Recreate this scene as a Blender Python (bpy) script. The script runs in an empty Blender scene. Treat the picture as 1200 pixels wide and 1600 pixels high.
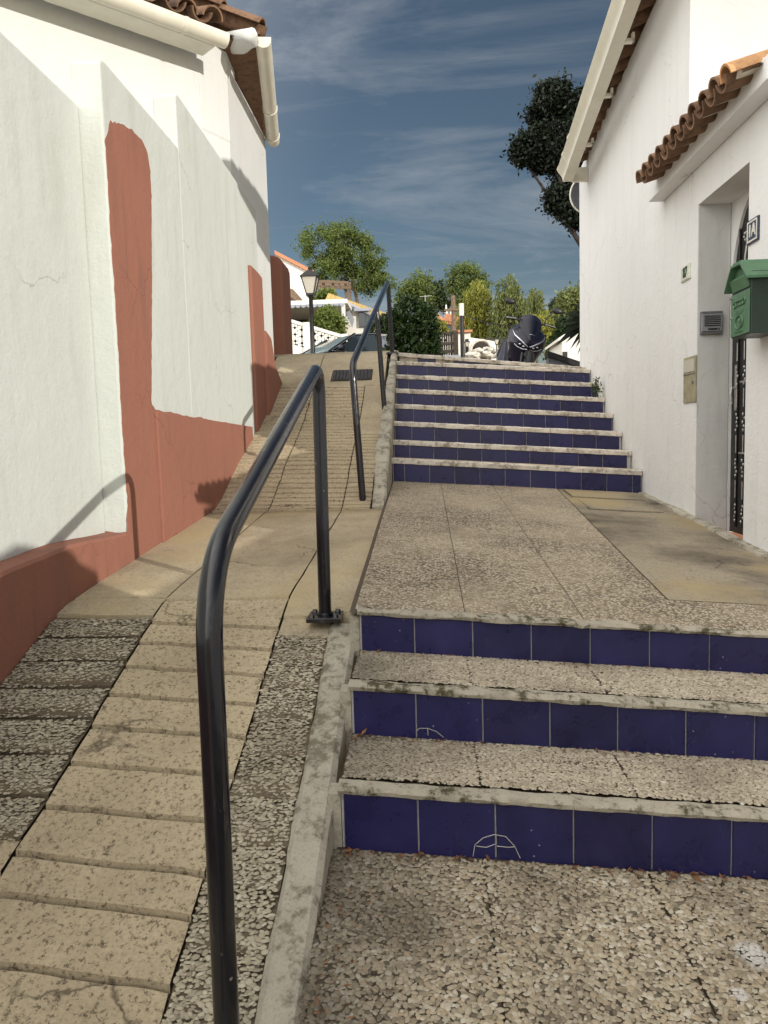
import bpy, bmesh, math, random
import numpy as np
from mathutils import Vector, Matrix, noise as mnoise
R = math.radians
random.seed(7); RNG = np.random.default_rng(7)
S = bpy.context.scene
COL = S.collection
ZC = 1.25                                     # eye height: all coordinates below are written relative to the eye

# ------------------------------------------------------------------ camera
F = 1200.0
def cam_basis(pitch=5.6, roll=1.6, yaw=3.1):
    p, r, y = R(pitch), R(roll), R(yaw)
    f = Vector((-math.sin(y)*math.cos(p), math.cos(y)*math.cos(p), -math.sin(p)))
    r0 = Vector((math.cos(y), math.sin(y), 0)); u0 = r0.cross(f)
    return r0*math.cos(r) - u0*math.sin(r), u0*math.cos(r) + r0*math.sin(r), f
CR, CU, CF = cam_basis()
def at(px, py, X=None, Y=None, Z=None):       # where the sight line of a photo point meets a real plane
    d = CR*((px-600)/F) + CU*((800-py)/F) + CF
    t = X/d.x if X is not None else Y/d.y if Y is not None else Z/d.z
    return d*t
cd = bpy.data.cameras.new('camera'); cam = bpy.data.objects.new('camera', cd); COL.objects.link(cam)
cd.sensor_fit = 'HORIZONTAL'; cd.sensor_width = 36; cd.lens = 36*F/1200; cd.clip_start = .05; cd.clip_end = 3000
cam.matrix_world = Matrix(((CR.x, CU.x, -CF.x, 0), (CR.y, CU.y, -CF.y, 0), (CR.z, CU.z, -CF.z, ZC), (0, 0, 0, 1)))
S.camera = cam

# ------------------------------------------------------------------ materials
class NT:
    def __init__(s, m): s.t = m.node_tree; s.n = s.t.nodes
    def add(s, typ, props=None, **ins):
        n = s.n.new(typ)
        for k, v in (props or {}).items(): setattr(n, k, v)
        for k, v in ins.items():
            k2 = int(k[1:]) if k[0] == 'i' and k[1:].isdigit() else k.replace('_', ' ')
            s.set(n.inputs[k2], v)
        return n
    def set(s, inp, v):
        if isinstance(v, bpy.types.NodeSocket): s.t.links.new(v, inp)
        elif isinstance(v, bpy.types.Node): s.t.links.new(v.outputs[0], inp)
        else:
            if isinstance(v, tuple) and len(v) == 3 and inp.type == 'RGBA': v = (*v, 1)
            inp.default_value = v
    def math(s, op, a, b=0.0, clamp=False): return s.add('ShaderNodeMath', {'operation': op, 'use_clamp': clamp}, i0=a, i1=b).outputs[0]
    def mix(s, f, a, b, bt='MIX'):
        n = s.add('ShaderNodeMix', {'data_type': 'RGBA', 'blend_type': bt})
        s.set(n.inputs[0], f); s.set(n.inputs[6], a); s.set(n.inputs[7], b); return n.outputs[2]
    def ramp(s, f, *stops):
        n = s.add('ShaderNodeValToRGB'); e = n.color_ramp.elements
        while len(e) < len(stops): e.new(.5)
        for el, (p, c) in zip(e, stops):
            el.position = p; el.color = (c, c, c, 1) if not isinstance(c, tuple) else (*c, 1)
        s.set(n.inputs[0], f); return n.outputs[0]
    def noise(s, vec, scale, detail=4, rough=.55, dist=0.0):
        return s.add('ShaderNodeTexNoise', None, Vector=vec, Scale=scale, Detail=detail, Roughness=rough, Distortion=dist).outputs[0]
    def vor(s, vec, scale, feature='F1', rnd=1.0):
        return s.add('ShaderNodeTexVoronoi', {'feature': feature}, Vector=vec, Scale=scale, Randomness=rnd)
    def map(s, vec, scale=(1, 1, 1), rot=(0, 0, 0), loc=(0, 0, 0)):
        return s.add('ShaderNodeMapping', None, Vector=vec, Scale=scale, Rotation=rot, Location=loc).outputs[0]
    def bump(s, h, strength, dist, normal=None):
        n = s.add('ShaderNodeBump', None, Height=h, Strength=strength, Distance=dist)
        if normal is not None: s.set(n.inputs['Normal'], normal)
        return n.outputs[0]
def new(name, col=(.5, .5, .5), rough=.6, metal=0.0, spec=.5):
    m = bpy.data.materials.new(name); m.use_nodes = True
    b = m.node_tree.nodes['Principled BSDF']
    b.inputs['Base Color'].default_value = (*col, 1); b.inputs['Roughness'].default_value = rough
    b.inputs['Metallic'].default_value = metal; b.inputs['Specular IOR Level'].default_value = spec
    n = NT(m); n.b = b; n.m = m
    n.co = n.add('ShaderNodeNewGeometry').outputs['Position']
    return n
def plain(name, col, rough=.6, metal=0.0, var=.12, bump=.0, scale=30, spec=.5):
    n = new(name, col, rough, metal, spec)
    f = n.noise(n.co, scale, 4)
    c2 = tuple(max(0, c*(1-2.2*var)) for c in col); c1 = tuple(min(1, c*(1+var)) for c in col)
    n.set(n.b.inputs['Base Color'], n.ramp(f, (.3, c2), (.7, c1)))
    n.set(n.b.inputs['Roughness'], n.ramp(n.noise(n.co, scale*.4, 3), (.3, max(0, rough-.08)), (.7, min(1, rough+.1))))
    if bump: n.set(n.b.inputs['Normal'], n.bump(f, bump, .01))
    return n.m
def plaster(name, col, dirt=(.35, .33, .27), dirt_amt=.35, speck=0.0):
    n = new(name, col, .85, spec=.25)
    big = n.noise(n.co, .9, 5, .6); mid = n.noise(n.map(n.co, (4, 4, .7)), 1.6, 5, .6); fine = n.noise(n.co, 55, 5, .6)
    lump = n.noise(n.co, 9, 4, .55)
    c = n.mix(n.ramp(big, (.35, 0.0), (.75, 1.0)), tuple(x*.93 for x in col), col)
    c = n.mix(n.math('MULTIPLY', n.ramp(mid, (.52, 0.0), (.8, 1.0)), dirt_amt), c, dirt)
    c = n.mix(n.math('MULTIPLY', n.ramp(fine, (.30, 1.0), (.42, 0.0)), .10), c, dirt)
    st = n.noise(n.map(n.co, (13, 13, .55)), 1.0, 5, .65)
    c = n.mix(n.math('MULTIPLY', n.math('MULTIPLY', n.ramp(st, (.56, 0.0), (.72, 1.0)), n.ramp(big, (.40, 0.0), (.60, 1.0))), dirt_amt), c, dirt)
    wv = n.add('ShaderNodeVectorMath', {'operation': 'MULTIPLY_ADD'}); n.set(wv.inputs[0], n.add('ShaderNodeTexNoise', None, Vector=n.co, Scale=3.0, Detail=6).outputs[1]); wv.inputs[1].default_value = (.5,)*3; n.set(wv.inputs[2], n.co)
    ck = n.vor(wv.outputs[0], .9, 'DISTANCE_TO_EDGE').outputs['Distance']
    ck = n.math('MULTIPLY', n.ramp(ck, (.0015, 1.0), (.004, 0.0)), n.ramp(n.noise(n.co, 1.3, 3), (.50, 0.0), (.58, 1.0)))
    c = n.mix(n.math('MULTIPLY', ck, .55), c, tuple(x*.5 for x in dirt))
    if speck:
        v = n.vor(n.co, 26).outputs['Distance']
        c = n.mix(n.math('MULTIPLY', n.ramp(v, (.04, 1.0), (.09, 0.0)), speck), c, (.12, .1, .09))
    n.set(n.b.inputs['Base Color'], c)
    nb = n.bump(lump, .45, .014); nb = n.bump(n.noise(n.map(n.co, (1, 1, 3)), 22, 4, .6), .3, .005, nb); nb = n.bump(fine, .5, .0035, nb)
    n.set(n.b.inputs['Normal'], nb)
    return n.m
def pebble(name, scale, cols, dark, gap=.09, patch=None, bumpd=.006, fade=None, stretch=(1, 1, 1)):
    n = new(name, (.4, .35, .3), .75, spec=.3)
    warp = n.add('ShaderNodeTexNoise', None, Vector=n.co, Scale=scale*.35, Detail=2).outputs[1]
    wv = n.add('ShaderNodeVectorMath', {'operation': 'MULTIPLY_ADD'}); n.set(wv.inputs[0], warp); wv.inputs[1].default_value = (.012*60/scale,)*3; n.set(wv.inputs[2], n.co)
    vec = n.map(wv.outputs[0], stretch)
    v = n.vor(vec, scale); e = n.vor(vec, scale, 'DISTANCE_TO_EDGE').outputs['Distance']
    sep = n.add('ShaderNodeSeparateColor', None, i0=v.outputs['Color'])
    c = n.ramp(sep.outputs[0], *[(i/(len(cols)-1), k) for i, k in enumerate(cols)])
    c = n.mix(n.math('MULTIPLY', n.noise(n.co, scale*4, 3), .35), c, tuple(x*.6 for x in cols[0]))
    # some stones are worn off: mortar shows between those that stay
    miss = n.ramp(sep.outputs[1], (.80, 0.0), (.88, 1.0))
    edge = n.math('MULTIPLY', n.ramp(e, (gap*.4, 0.0), (gap*1.6, 1.0)), n.ramp(v.outputs['Distance'], (.50, 1.0), (.66, 0.0)))
    edge = n.math('MULTIPLY', edge, n.math('SUBTRACT', 1.0, n.math('MULTIPLY', miss, .75)))
    big = n.noise(n.co, 1.7, 5, .62)
    mort = n.mix(n.ramp(big, (.4, 0.0), (.62, 1.0)), dark, tuple(min(1, x*2.6+.02) for x in dark))
    c = n.mix(edge, mort, c)
    c = n.mix(n.math('MULTIPLY', n.ramp(n.noise(n.co, 3.1, 5, .65), (.50, 0.0), (.72, 1.0)), .40), c, dark)
    if patch:
        d = n.add('ShaderNodeVectorMath', {'operation': 'DISTANCE'}); n.set(d.inputs[0], n.co); d.inputs[1].default_value = patch[0]
        jag = n.math('ADD', d.outputs['Value'], n.math('MULTIPLY', n.noise(n.co, 22, 5, .7), patch[1]*1.2))
        c = n.mix(n.math('MULTIPLY', n.ramp(jag, (patch[1]*.85, 1.0), (patch[1]*1.15, 0.0)), n.math('ADD', .35, n.math('MULTIPLY', edge, .5))), c, (.62, .61, .6))
    n.set(n.b.inputs['Base Color'], c)
    h = n.math('MULTIPLY', n.math('POWER', n.ramp(e, (0.0, 0.0), (.32, 1.0)), .6), n.math('ADD', .5, n.math('MULTIPLY', edge, .5)))
    nb = n.bump(h, 1.0, bumpd); nb = n.bump(n.noise(n.co, scale*3, 3), .3, .002, nb)
    n.set(n.b.inputs['Normal'], nb)
    return n.m
def cement(name, col, dark, pits=.6, stain=.5, yellow=None, scale=1.0, rust=None):
    n = new(name, col, .88, spec=.2)
    big = n.noise(n.co, 2.2*scale, 6, .65); fine = n.noise(n.co, 120, 5, .7); mid = n.noise(n.co, 28, 5, .65, .6); pit = n.noise(n.co, 75, 6, .8, .3)
    c = n.mix(n.math('MULTIPLY', n.ramp(big, (.42, 0.0), (.72, 1.0)), stain), col, dark)
    c = n.mix(n.ramp(fine, (.35, .35), (.6, 0.0)), c, tuple(x*.45 for x in col))
    c = n.mix(n.math('MULTIPLY', n.ramp(mid, (.30, 1.0), (.40, 0.0)), pits), c, dark)
    c = n.mix(n.math('MULTIPLY', n.ramp(pit, (.39, 1.0), (.47, 0.0)), pits), c, tuple(x*.8 for x in dark))
    wv = n.add('ShaderNodeVectorMath', {'operation': 'MULTIPLY_ADD'}); n.set(wv.inputs[0], n.add('ShaderNodeTexNoise', None, Vector=n.co, Scale=4.0, Detail=6).outputs[1]); wv.inputs[1].default_value = (.35,)*3; n.set(wv.inputs[2], n.co)
    ck = n.vor(wv.outputs[0], 1.1, 'DISTANCE_TO_EDGE').outputs['Distance']
    ck = n.math('MULTIPLY', n.ramp(ck, (.002, 1.0), (.006, 0.0)), n.ramp(n.noise(n.co, 1.7, 3), (.54, 0.0), (.61, 1.0)))
    c = n.mix(n.math('MULTIPLY', ck, .8), c, tuple(x*.5 for x in dark))
    if yellow: c = n.mix(n.math('MULTIPLY', n.ramp(n.noise(n.co, 1.3, 4, .6), (.5, 0.0), (.66, 1.0)), .8), c, yellow)
    n.set(n.b.inputs['Base Color'], c)
    nb = n.bump(mid, .6, .006); nb = n.bump(pit, .5, .004, nb); nb = n.bump(fine, .6, .0025, nb)
    n.set(n.b.inputs['Normal'], nb)
    return n.m
def mossy(name, col, moss, amt=.6):
    n = new(name, col, .88, spec=.2)
    a = n.noise(n.co, 7, 6, .7); b = n.noise(n.co, 34, 5, .7); f = n.noise(n.co, 140, 4, .7)
    c = n.mix(n.ramp(a, (.35, .0), (.65, .55)), col, tuple(x*.6 for x in col))
    c = n.mix(n.math('MULTIPLY', n.ramp(n.math('MULTIPLY', a, b), (.24, 0.0), (.33, 1.0)), amt), c, moss)
    c = n.mix(n.ramp(f, (.3, .4), (.5, 0.0)), c, tuple(x*.4 for x in col))
    n.set(n.b.inputs['Base Color'], c)
    nb = n.bump(b, .8, .008); nb = n.bump(f, .6, .003, nb); n.set(n.b.inputs['Normal'], nb)
    return n.m
def leafmat(name, lo, hi, trans=.3, rough=.6):
    m = bpy.data.materials.new(name); m.use_nodes = True; n = NT(m)
    m.node_tree.nodes.remove(m.node_tree.nodes['Principled BSDF'])
    g = n.add('ShaderNodeNewGeometry')
    f = n.math('ADD', n.math('MULTIPLY', g.outputs['Random Per Island'], .6), n.math('MULTIPLY', n.noise(g.outputs['Position'], .8, 3), .5))
    c = n.ramp(f, (.15, lo), (.85, hi))
    d = n.add('ShaderNodeBsdfPrincipled', None, Base_Color=c, Roughness=rough); d.inputs['Specular IOR Level'].default_value = .25
    t = n.add('ShaderNodeBsdfTranslucent', None, Color=n.mix(.5, c, hi))
    mx = n.add('ShaderNodeMixShader', None, i0=trans, i1=d.outputs[0], i2=t.outputs[0])
    m.node_tree.links.new(mx.outputs[0], m.node_tree.nodes['Material Output'].inputs[0])
    return m
def glassy(name, col, rough=.06):
    n = new(name, col, rough, 0.0, .8); return n.m
def tile_blue():
    n = new('blue_glaze', (.025, .02, .09), .22, spec=.45)
    f = n.noise(n.co, 9, 5, .65); g = n.noise(n.map(n.co, (1, 1, .35)), 55, 4, .7)
    rpi = n.add('ShaderNodeNewGeometry').outputs['Random Per Island']
    c = n.mix(n.ramp(n.math('ADD', n.math('MULTIPLY', f, .6), n.math('MULTIPLY', rpi, .22)), (.2, 0.0), (.75, 1.0)), (.007, .007, .036), (.021, .019, .108))
    v = n.vor(n.co, 34).outputs['Distance']
    gate = n.ramp(n.noise(n.co, 5.5, 3), (.52, 0.0), (.60, 1.0))
    c = n.mix(n.math('MULTIPLY', n.ramp(v, (.05, 1.0), (.10, 0.0)), n.math('MULTIPLY', gate, .55)), c, (.42, .42, .5))
    c = n.mix(n.math('MULTIPLY', n.ramp(g, (.62, 0.0), (.74, 1.0)), .16), c, (.14, .14, .3))
    n.set(n.b.inputs['Base Color'], c)
    n.set(n.b.inputs['Roughness'], n.ramp(f, (.3, .22), (.7, .42)))
    n.set(n.b.inputs['Normal'], n.bump(n.noise(n.co, 14, 3), .12, .004))
    return n.m
def rail_paint():
    n = new('black_gloss_paint', (.012, .012, .016), .22, spec=.6)
    f = n.noise(n.co, 40, 5, .7); g = n.noise(n.map(n.co, (6, 6, 1)), 9, 5, .7)
    n.set(n.b.inputs['Base Color'], n.mix(n.math('MULTIPLY', n.ramp(g, (.6, 0.0), (.72, 1.0)), .5), (.010, .010, .014), (.09, .085, .08)))
    n.set(n.b.inputs['Roughness'], n.ramp(f, (.35, .10), (.7, .26)))
    chip = n.vor(n.co, 23).outputs['Distance']; cg = n.ramp(n.noise(n.co, 4.5, 3), (.54, 0.0), (.62, 1.0))
    chip = n.math('MULTIPLY', n.ramp(chip, (.06, 1.0), (.10, 0.0)), cg); old = n.b.inputs['Base Color'].links[0].from_socket
    n.set(n.b.inputs['Base Color'], n.mix(n.math('MULTIPLY', chip, .7), old, (.30, .28, .26)))
    n.set(n.b.inputs['Normal'], n.bump(n.noise(n.co, 60, 3), .03, .001))
    return n.m
def terracotta(name, a, b, dark):
    n = new(name, a, .85, spec=.2)
    g = n.add('ShaderNodeNewGeometry').outputs['Random Per Island']
    c = n.ramp(n.math('ADD', n.math('MULTIPLY', g, .7), n.math('MULTIPLY', n.noise(n.co, 8, 4), .35)), (.1, a), (.9, b))
    c = n.mix(n.math('MULTIPLY', n.ramp(n.noise(n.co, 17, 6, .7), (.48, 0.0), (.66, 1.0)), .7), c, dark)
    n.set(n.b.inputs['Base Color'], c); n.set(n.b.inputs['Normal'], n.bump(n.noise(n.co, 70, 4), .5, .004))
    return n.m

M = {}
M['white'] = plaster('white_plaster', (.67, .68, .665), (.5, .46, .38), .22)
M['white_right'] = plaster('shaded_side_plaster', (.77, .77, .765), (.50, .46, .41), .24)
M['green_white'] = plaster('greenish_white_plaster', (.58, .61, .575), (.40, .40, .34), .42, .25)
M['jamb'] = plaster('rough_jamb_plaster', (.60, .60, .58), (.34, .34, .35), .55)
M['red'] = plaster('red_brown_paint', (.315, .138, .096), (.21, .105, .08), .75, .5)
M['pebble'] = cement('pavement_mortar', (.085, .067, .046), (.04, .03, .022), .5, .5)
M['pebble_tread'] = cement('tread_mortar', (.13, .10, .075), (.06, .045, .035), .5, .5)
M['pebble_land'] = pebble('worn_pebble_landing', 80, [(.36, .285, .19), (.58, .49, .36), (.68, .59, .46), (.53, .44, .32)], (.12, .094, .064), .06, bumpd=.004)
M['pebble_ramp'] = cement('ramp_mortar', (.17, .135, .09), (.04, .032, .022), .5, .5)
M['cement'] = cement('ramp_cement', (.56, .46, .31), (.13, .10, .065), .9, .40)
M['cement_smooth'] = cement('smooth_cement', (.52, .435, .30), (.19, .145, .10), .6, .6, (.48, .385, .22))
M['cement_stain'] = cement('stained_cement', (.35, .295, .215), (.075, .063, .05), .5, 1.1, (.36, .28, .15), .75)
M['kerb'] = mossy('kerb_concrete', (.46, .42, .34), (.12, .10, .065), .75)
M['nosing'] = mossy('nosing_cement', (.40, .36, .285), (.07, .062, .032), 1.1)
M['nosing_up'] = mossy('pale_nosing_cement', (.66, .60, .52), (.16, .12, .08), .7)
M['dirt'] = cement('joint_dirt', (.07, .052, .032), (.03, .025, .018), .5, .6)
M['grout'] = cement('tile_grout', (.52, .50, .48), (.25, .23, .2), .3, .4)
M['tile'] = tile_blue()
M['rail'] = rail_paint()
M['terra'] = terracotta('weathered_terracotta', (.135, .075, .046), (.26, .155, .095), (.05, .038, .03))
M['terra_sunlit'] = terracotta('sunlit_terracotta', (.50, .25, .12), (.58, .34, .17), (.26, .15, .08))  # sunlight put into the tile colour, for the end canopy column
M['terra_w'] = plaster('whitewashed_tile', (.72, .66, .58), (.40, .26, .17), .6)
M['gutter'] = plain('cream_pvc', (.72, .69, .58), .35, var=.04, scale=6)
M['asphalt'] = cement('asphalt', (.20, .165, .12), (.10, .085, .065), .3, .5)
M['earth'] = cement('dry_hill_earth', (.19, .15, .09), (.09, .09, .045), .3, .8, scale=.05)
M['iron'] = plain('dark_iron', (.02, .019, .02), .45, .3, .2)
M['silver'] = plain('worn_steel', (.55, .54, .52), .4, .8, .15)
M['green'] = plain('green_enamel', (.075, .165, .09), .40, var=.08, scale=14)
M['darkgreen'] = plain('green_shade_and_lettering', (.016, .034, .024), .42, var=.10, scale=14)  # shade put into the mailbox body colour; also plain number lettering
M['grate'] = plain('cast_iron', (.045, .038, .04), .6, .4, .2)
M['box'] = plain('beige_meter_box', (.34, .31, .20), .55, var=.12, scale=18)
M['grey'] = plain('grey_plastic', (.14, .14, .15), .45, var=.1)
M['alu'] = plain('brushed_aluminium', (.42, .43, .46), .38, .6, .08)
M['navy'] = plain('navy_enamel', (.02, .022, .06), .25, var=.1)
M['cream'] = plain('cream_enamel', (.72, .70, .62), .3, var=.05)
M['cream_green'] = plain('pale_green_enamel', (.62, .68, .55), .3, var=.06)
M['wood'] = plain('weathered_wood', (.20, .135, .085), .8, var=.25, bump=.3, scale=20)
M['darkwood'] = plain('dark_wood', (.04, .028, .02), .7, var=.25, bump=.3, scale=20)
M['bgwhite'] = plaster('sunlit_white_render', (.80, .78, .72), (.5, .46, .38), .2)
M['bggrey'] = plain('bluish_grey_render', (.34, .36, .42), .8, var=.1, scale=3)
M['bgshade'] = plain('carport_shade', (.05, .05, .065), .8, var=.15, scale=3)  # dark colour standing for the shade inside the carport
M['yellowtile'] = terracotta('yellow_roof_tile', (.52, .36, .12), (.62, .46, .20), (.30, .17, .07))
M['redtile'] = terracotta('red_roof_tile', (.52, .22, .12), (.60, .30, .17), (.30, .13, .08))
M['darkbark'] = plain('dark_bark', (.035, .028, .022), .9, var=.3, bump=.6, scale=14)  # darker bark for the carob and the dark bushes
M['bark'] = plain('bark', (.16, .115, .08), .9, var=.3, bump=.6, scale=14)
M['glass'] = glassy('window_glass', (.03, .04, .045), .05)
M['lampglass'] = glassy('frosted_lamp_glass', (.55, .52, .44), .25)
M['carblack'] = plain('dark_car_paint', (.02, .022, .028), .18, .3, .06)
M['rubber'] = plain('rubber', (.02, .02, .02), .8, var=.1)
M['scoot'] = plain('dark_purple_scooter_paint', (.014, .012, .028), .15, .25, .08)
M['scootblk'] = plain('matt_black_plastic', (.014, .013, .015), .5, var=.1)
M['scootgl'] = plain('smoked_windscreen', (.008, .008, .020), .22, var=.1, spec=.35)
M['chrome'] = plain('chrome_reflector', (.62, .62, .66), .15, .9, .05)
M['stone'] = plain('white_stone', (.66, .62, .54), .85, var=.15, bump=.5, scale=8)
M['litter'] = plain('dry_leaf', (.22, .10, .045), .8, var=.35, scale=60)
M['pine'] = leafmat('pine_needles', (.045, .075, .022), (.17, .22, .055), .2)
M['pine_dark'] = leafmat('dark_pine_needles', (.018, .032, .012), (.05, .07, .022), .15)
M['pepper'] = leafmat('pepper_tree_leaf', (.15, .17, .03), (.38, .38, .08), .3)
M['euca'] = leafmat('grey_green_leaf', (.09, .12, .035), (.25, .28, .10), .3)
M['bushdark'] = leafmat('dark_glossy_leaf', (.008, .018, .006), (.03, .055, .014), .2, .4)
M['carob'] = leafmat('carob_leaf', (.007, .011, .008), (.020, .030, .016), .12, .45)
M['hedge'] = leafmat('hedge_leaf', (.06, .09, .018), (.20, .25, .06), .25)
M['weed'] = leafmat('weed_leaf', (.02, .03, .008), (.07, .10, .03), .25)

# ------------------------------------------------------------------ mesh helpers
class MB:
    def __init__(s, xf=None): s.v = []; s.f = []; s.mi = []; s.xf = xf
    def add(s, vs, fs, mi=0):
        o = len(s.v)
        if s.xf: vs = [s.xf(Vector(v)) for v in vs]
        s.v += [tuple(v) for v in vs]; s.f += [tuple(i+o for i in f) for f in fs]; s.mi += [mi]*len(fs)
        return s
    def box(s, x0, x1, y0, y1, z0, z1, mi=0):
        return s.add([(x0,y0,z0),(x1,y0,z0),(x1,y1,z0),(x0,y1,z0),(x0,y0,z1),(x1,y0,z1),(x1,y1,z1),(x0,y1,z1)],
              [(0,3,2,1),(4,5,6,7),(0,1,5,4),(1,2,6,5),(2,3,7,6),(3,0,4,7)], mi)
    def obox(s, c, ax, ay, az, mi=0):         # oriented box: centre and half-axis vectors
        c, ax, ay, az = map(Vector, (c, ax, ay, az)); vs = []
        for k in (-1, 1):
            for i, j in ((-1,-1),(1,-1),(1,1),(-1,1)): vs.append(c+ax*i+ay*j+az*k)
        return s.add(vs, [(0,3,2,1),(4,5,6,7),(0,1,5,4),(1,2,6,5),(2,3,7,6),(3,0,4,7)], mi)
    def prism(s, pts, vec, mi=0):             # planar outline pushed along vec
        n = len(pts); vec = Vector(vec); P = [Vector(p) for p in pts]
        return s.add(P+[p+vec for p in P], [tuple(range(n))[::-1], tuple(range(n, 2*n))]+[(i,(i+1)%n,n+(i+1)%n,n+i) for i in range(n)], mi)
    def bar(s, a, b, r, seg=10, r2=None, mi=0): return s.tube([a, b], [r, r if r2 is None else r2], seg, mi)
    def tube(s, pts, r, seg=12, mi=0, cap=True):
        P = [Vector(p) for p in pts]; n = len(P); rs = r if isinstance(r, (list, tuple)) else [r]*n
        t0 = (P[1]-P[0]).normalized(); up = Vector((0,0,1)) if abs(t0.z) < .9 else Vector((0,1,0))
        a = t0.cross(up).normalized(); vs = []
        for i in range(n):
            t = ((P[min(i+1,n-1)]-P[i]).normalized()+(P[i]-P[max(i-1,0)]).normalized()).normalized()
            a = (a-t*a.dot(t)).normalized(); b = t.cross(a)
            for k in range(seg):
                q = 2*math.pi*k/seg; vs.append(P[i]+(a*math.cos(q)+b*math.sin(q))*rs[i])
        fs = [(i*seg+k, i*seg+(k+1)%seg, (i+1)*seg+(k+1)%seg, (i+1)*seg+k) for i in range(n-1) for k in range(seg)]
        if cap: fs += [tuple(range(seg))[::-1], tuple(range((n-1)*seg, n*seg))]
        return s.add(vs, fs, mi)
    def lathe(s, c, prof, seg=16, mi=0):      # profile of (radius, height) round the vertical
        c = Vector(c); n = len(prof)
        vs = [c+Vector((r*math.cos(2*math.pi*k/seg), r*math.sin(2*math.pi*k/seg), h)) for r, h in prof for k in range(seg)]
        fs = [(i*seg+k, i*seg+(k+1)%seg, (i+1)*seg+(k+1)%seg, (i+1)*seg+k) for i in range(n-1) for k in range(seg)]
        fs += [tuple(range(seg))[::-1], tuple(range((n-1)*seg, n*seg))]
        return s.add(vs, fs, mi)
    def blob(s, c, rad, jit=.15, sub=2, mi=0, seed=0):
        bm = bmesh.new(); bmesh.ops.create_icosphere(bm, subdivisions=sub, radius=1); c = Vector(c)
        vs = []
        for v in bm.verts:
            k = 1+jit*mnoise.noise(v.co*1.7+Vector((seed*3.1, seed, -seed)))*2
            vs.append(c+Vector((v.co.x*rad[0], v.co.y*rad[1], v.co.z*rad[2]))*k)
        fs = [tuple(v.index for v in f.verts) for f in bm.faces]; bm.free()
        return s.add(vs, fs, mi)
    def grid(s, P, mi=0, close=False):        # rows of points
        nr, nc = len(P), len(P[0])
        fs = [(i*nc+j, i*nc+j+1, (i+1)*nc+j+1, (i+1)*nc+j) for i in range(nr-1) for j in range(nc-1)]
        if close: fs += [(i*nc+nc-1, i*nc, (i+1)*nc, (i+1)*nc+nc-1) for i in range(nr-1)]
        return s.add([p for row in P for p in row], fs, mi)
    def build(s, name, mats, parent=None, local=False, bevel=0, smooth=None, segs=2, fix=True):
        me = bpy.data.meshes.new(name); v = np.array(s.v, dtype=float)
        org = Vector((0, 0, 0))
        if not local:
            v[:, 2] += ZC
            if parent is not None: v -= np.array(wloc(parent))
            else:
                org = Vector(((v[:,0].min()+v[:,0].max())/2, (v[:,1].min()+v[:,1].max())/2, v[:,2].min())); v -= np.array(org)
        me.from_pydata(v.tolist(), [], s.f)
        mats = mats if isinstance(mats, (list, tuple)) else [mats]
        for m in mats: me.materials.append(M[m] if isinstance(m, str) else m)
        me.polygons.foreach_set('material_index', s.mi); me.update()
        if bevel or fix:
            bm = bmesh.new(); bm.from_mesh(me)
            if fix: bmesh.ops.recalc_face_normals(bm, faces=bm.faces)
            if bevel:
                es = [e for e in bm.edges if len(e.link_faces) == 2 and e.calc_face_angle(0) > .6]
                bmesh.ops.bevel(bm, geom=es, offset=bevel, segments=segs, profile=.6, affect='EDGES', clamp_overlap=True)
            bm.to_mesh(me); bm.free()
        if smooth is not None:
            me.polygons.foreach_set('use_smooth', [True]*len(me.polygons))
            if smooth < 180: me.set_sharp_from_angle(angle=R(smooth))
        o = bpy.data.objects.new(name, me); COL.objects.link(o); o.location = org
        if parent is not None: o.parent = parent
        return o
def wloc(o):
    l = Vector((0, 0, 0))
    while o is not None: l = l+o.location; o = o.parent
    return l
def tag(o, label=None, cat=None, group=None, kind=None):
    for k, v in (('label', label), ('category', cat), ('group', group), ('kind', kind)):
        if v: o[k] = v
    return o
def thing(name, loc, label, cat, group=None, rz=0):
    o = bpy.data.objects.new(name, None); COL.objects.link(o); o.empty_display_size = .2
    o.location = (loc[0], loc[1], loc[2]+ZC); o.rotation_euler.z = rz
    return tag(o, label, cat, group)
def copy_tree(o, parent=None):
    c = o.copy(); COL.objects.link(c); c.parent = parent
    for ch in list(o.children): copy_tree(ch, c)
    return c
def struct(name, mb, mats, label, cat, **k): return tag(mb.build(name, mats, **k), label, cat, kind='structure')
def lerp(a, b, t): return a+(b-a)*t
def pw(x, pts):                               # piecewise linear
    if x <= pts[0][0]: return pts[0][1]
    for (a, p), (b, q) in zip(pts, pts[1:]):
        if x <= b: return lerp(p, q, (x-a)/(b-a))
    return pts[-1][1]
def jn(x, y, s, k=1.0): return mnoise.noise(Vector((x*s, y*s, 3.7*k)))
def arc_pts(a, b, c, r, n=8):                 # rounded corner of the path a-b-c
    a, b, c = map(Vector, (a, b, c)); u = (a-b).normalized(); v = (c-b).normalized()
    ang = u.angle(v); d = min(r/math.tan(ang/2), .45*(a-b).length, .45*(c-b).length); p, q = b+u*d, b+v*d
    return [(p*(1-t)**2+b*2*t*(1-t)*.92+q*t*t+(p+q)*.5*2*t*(1-t)*.08) for t in [i/n for i in range(n+1)]]

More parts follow.
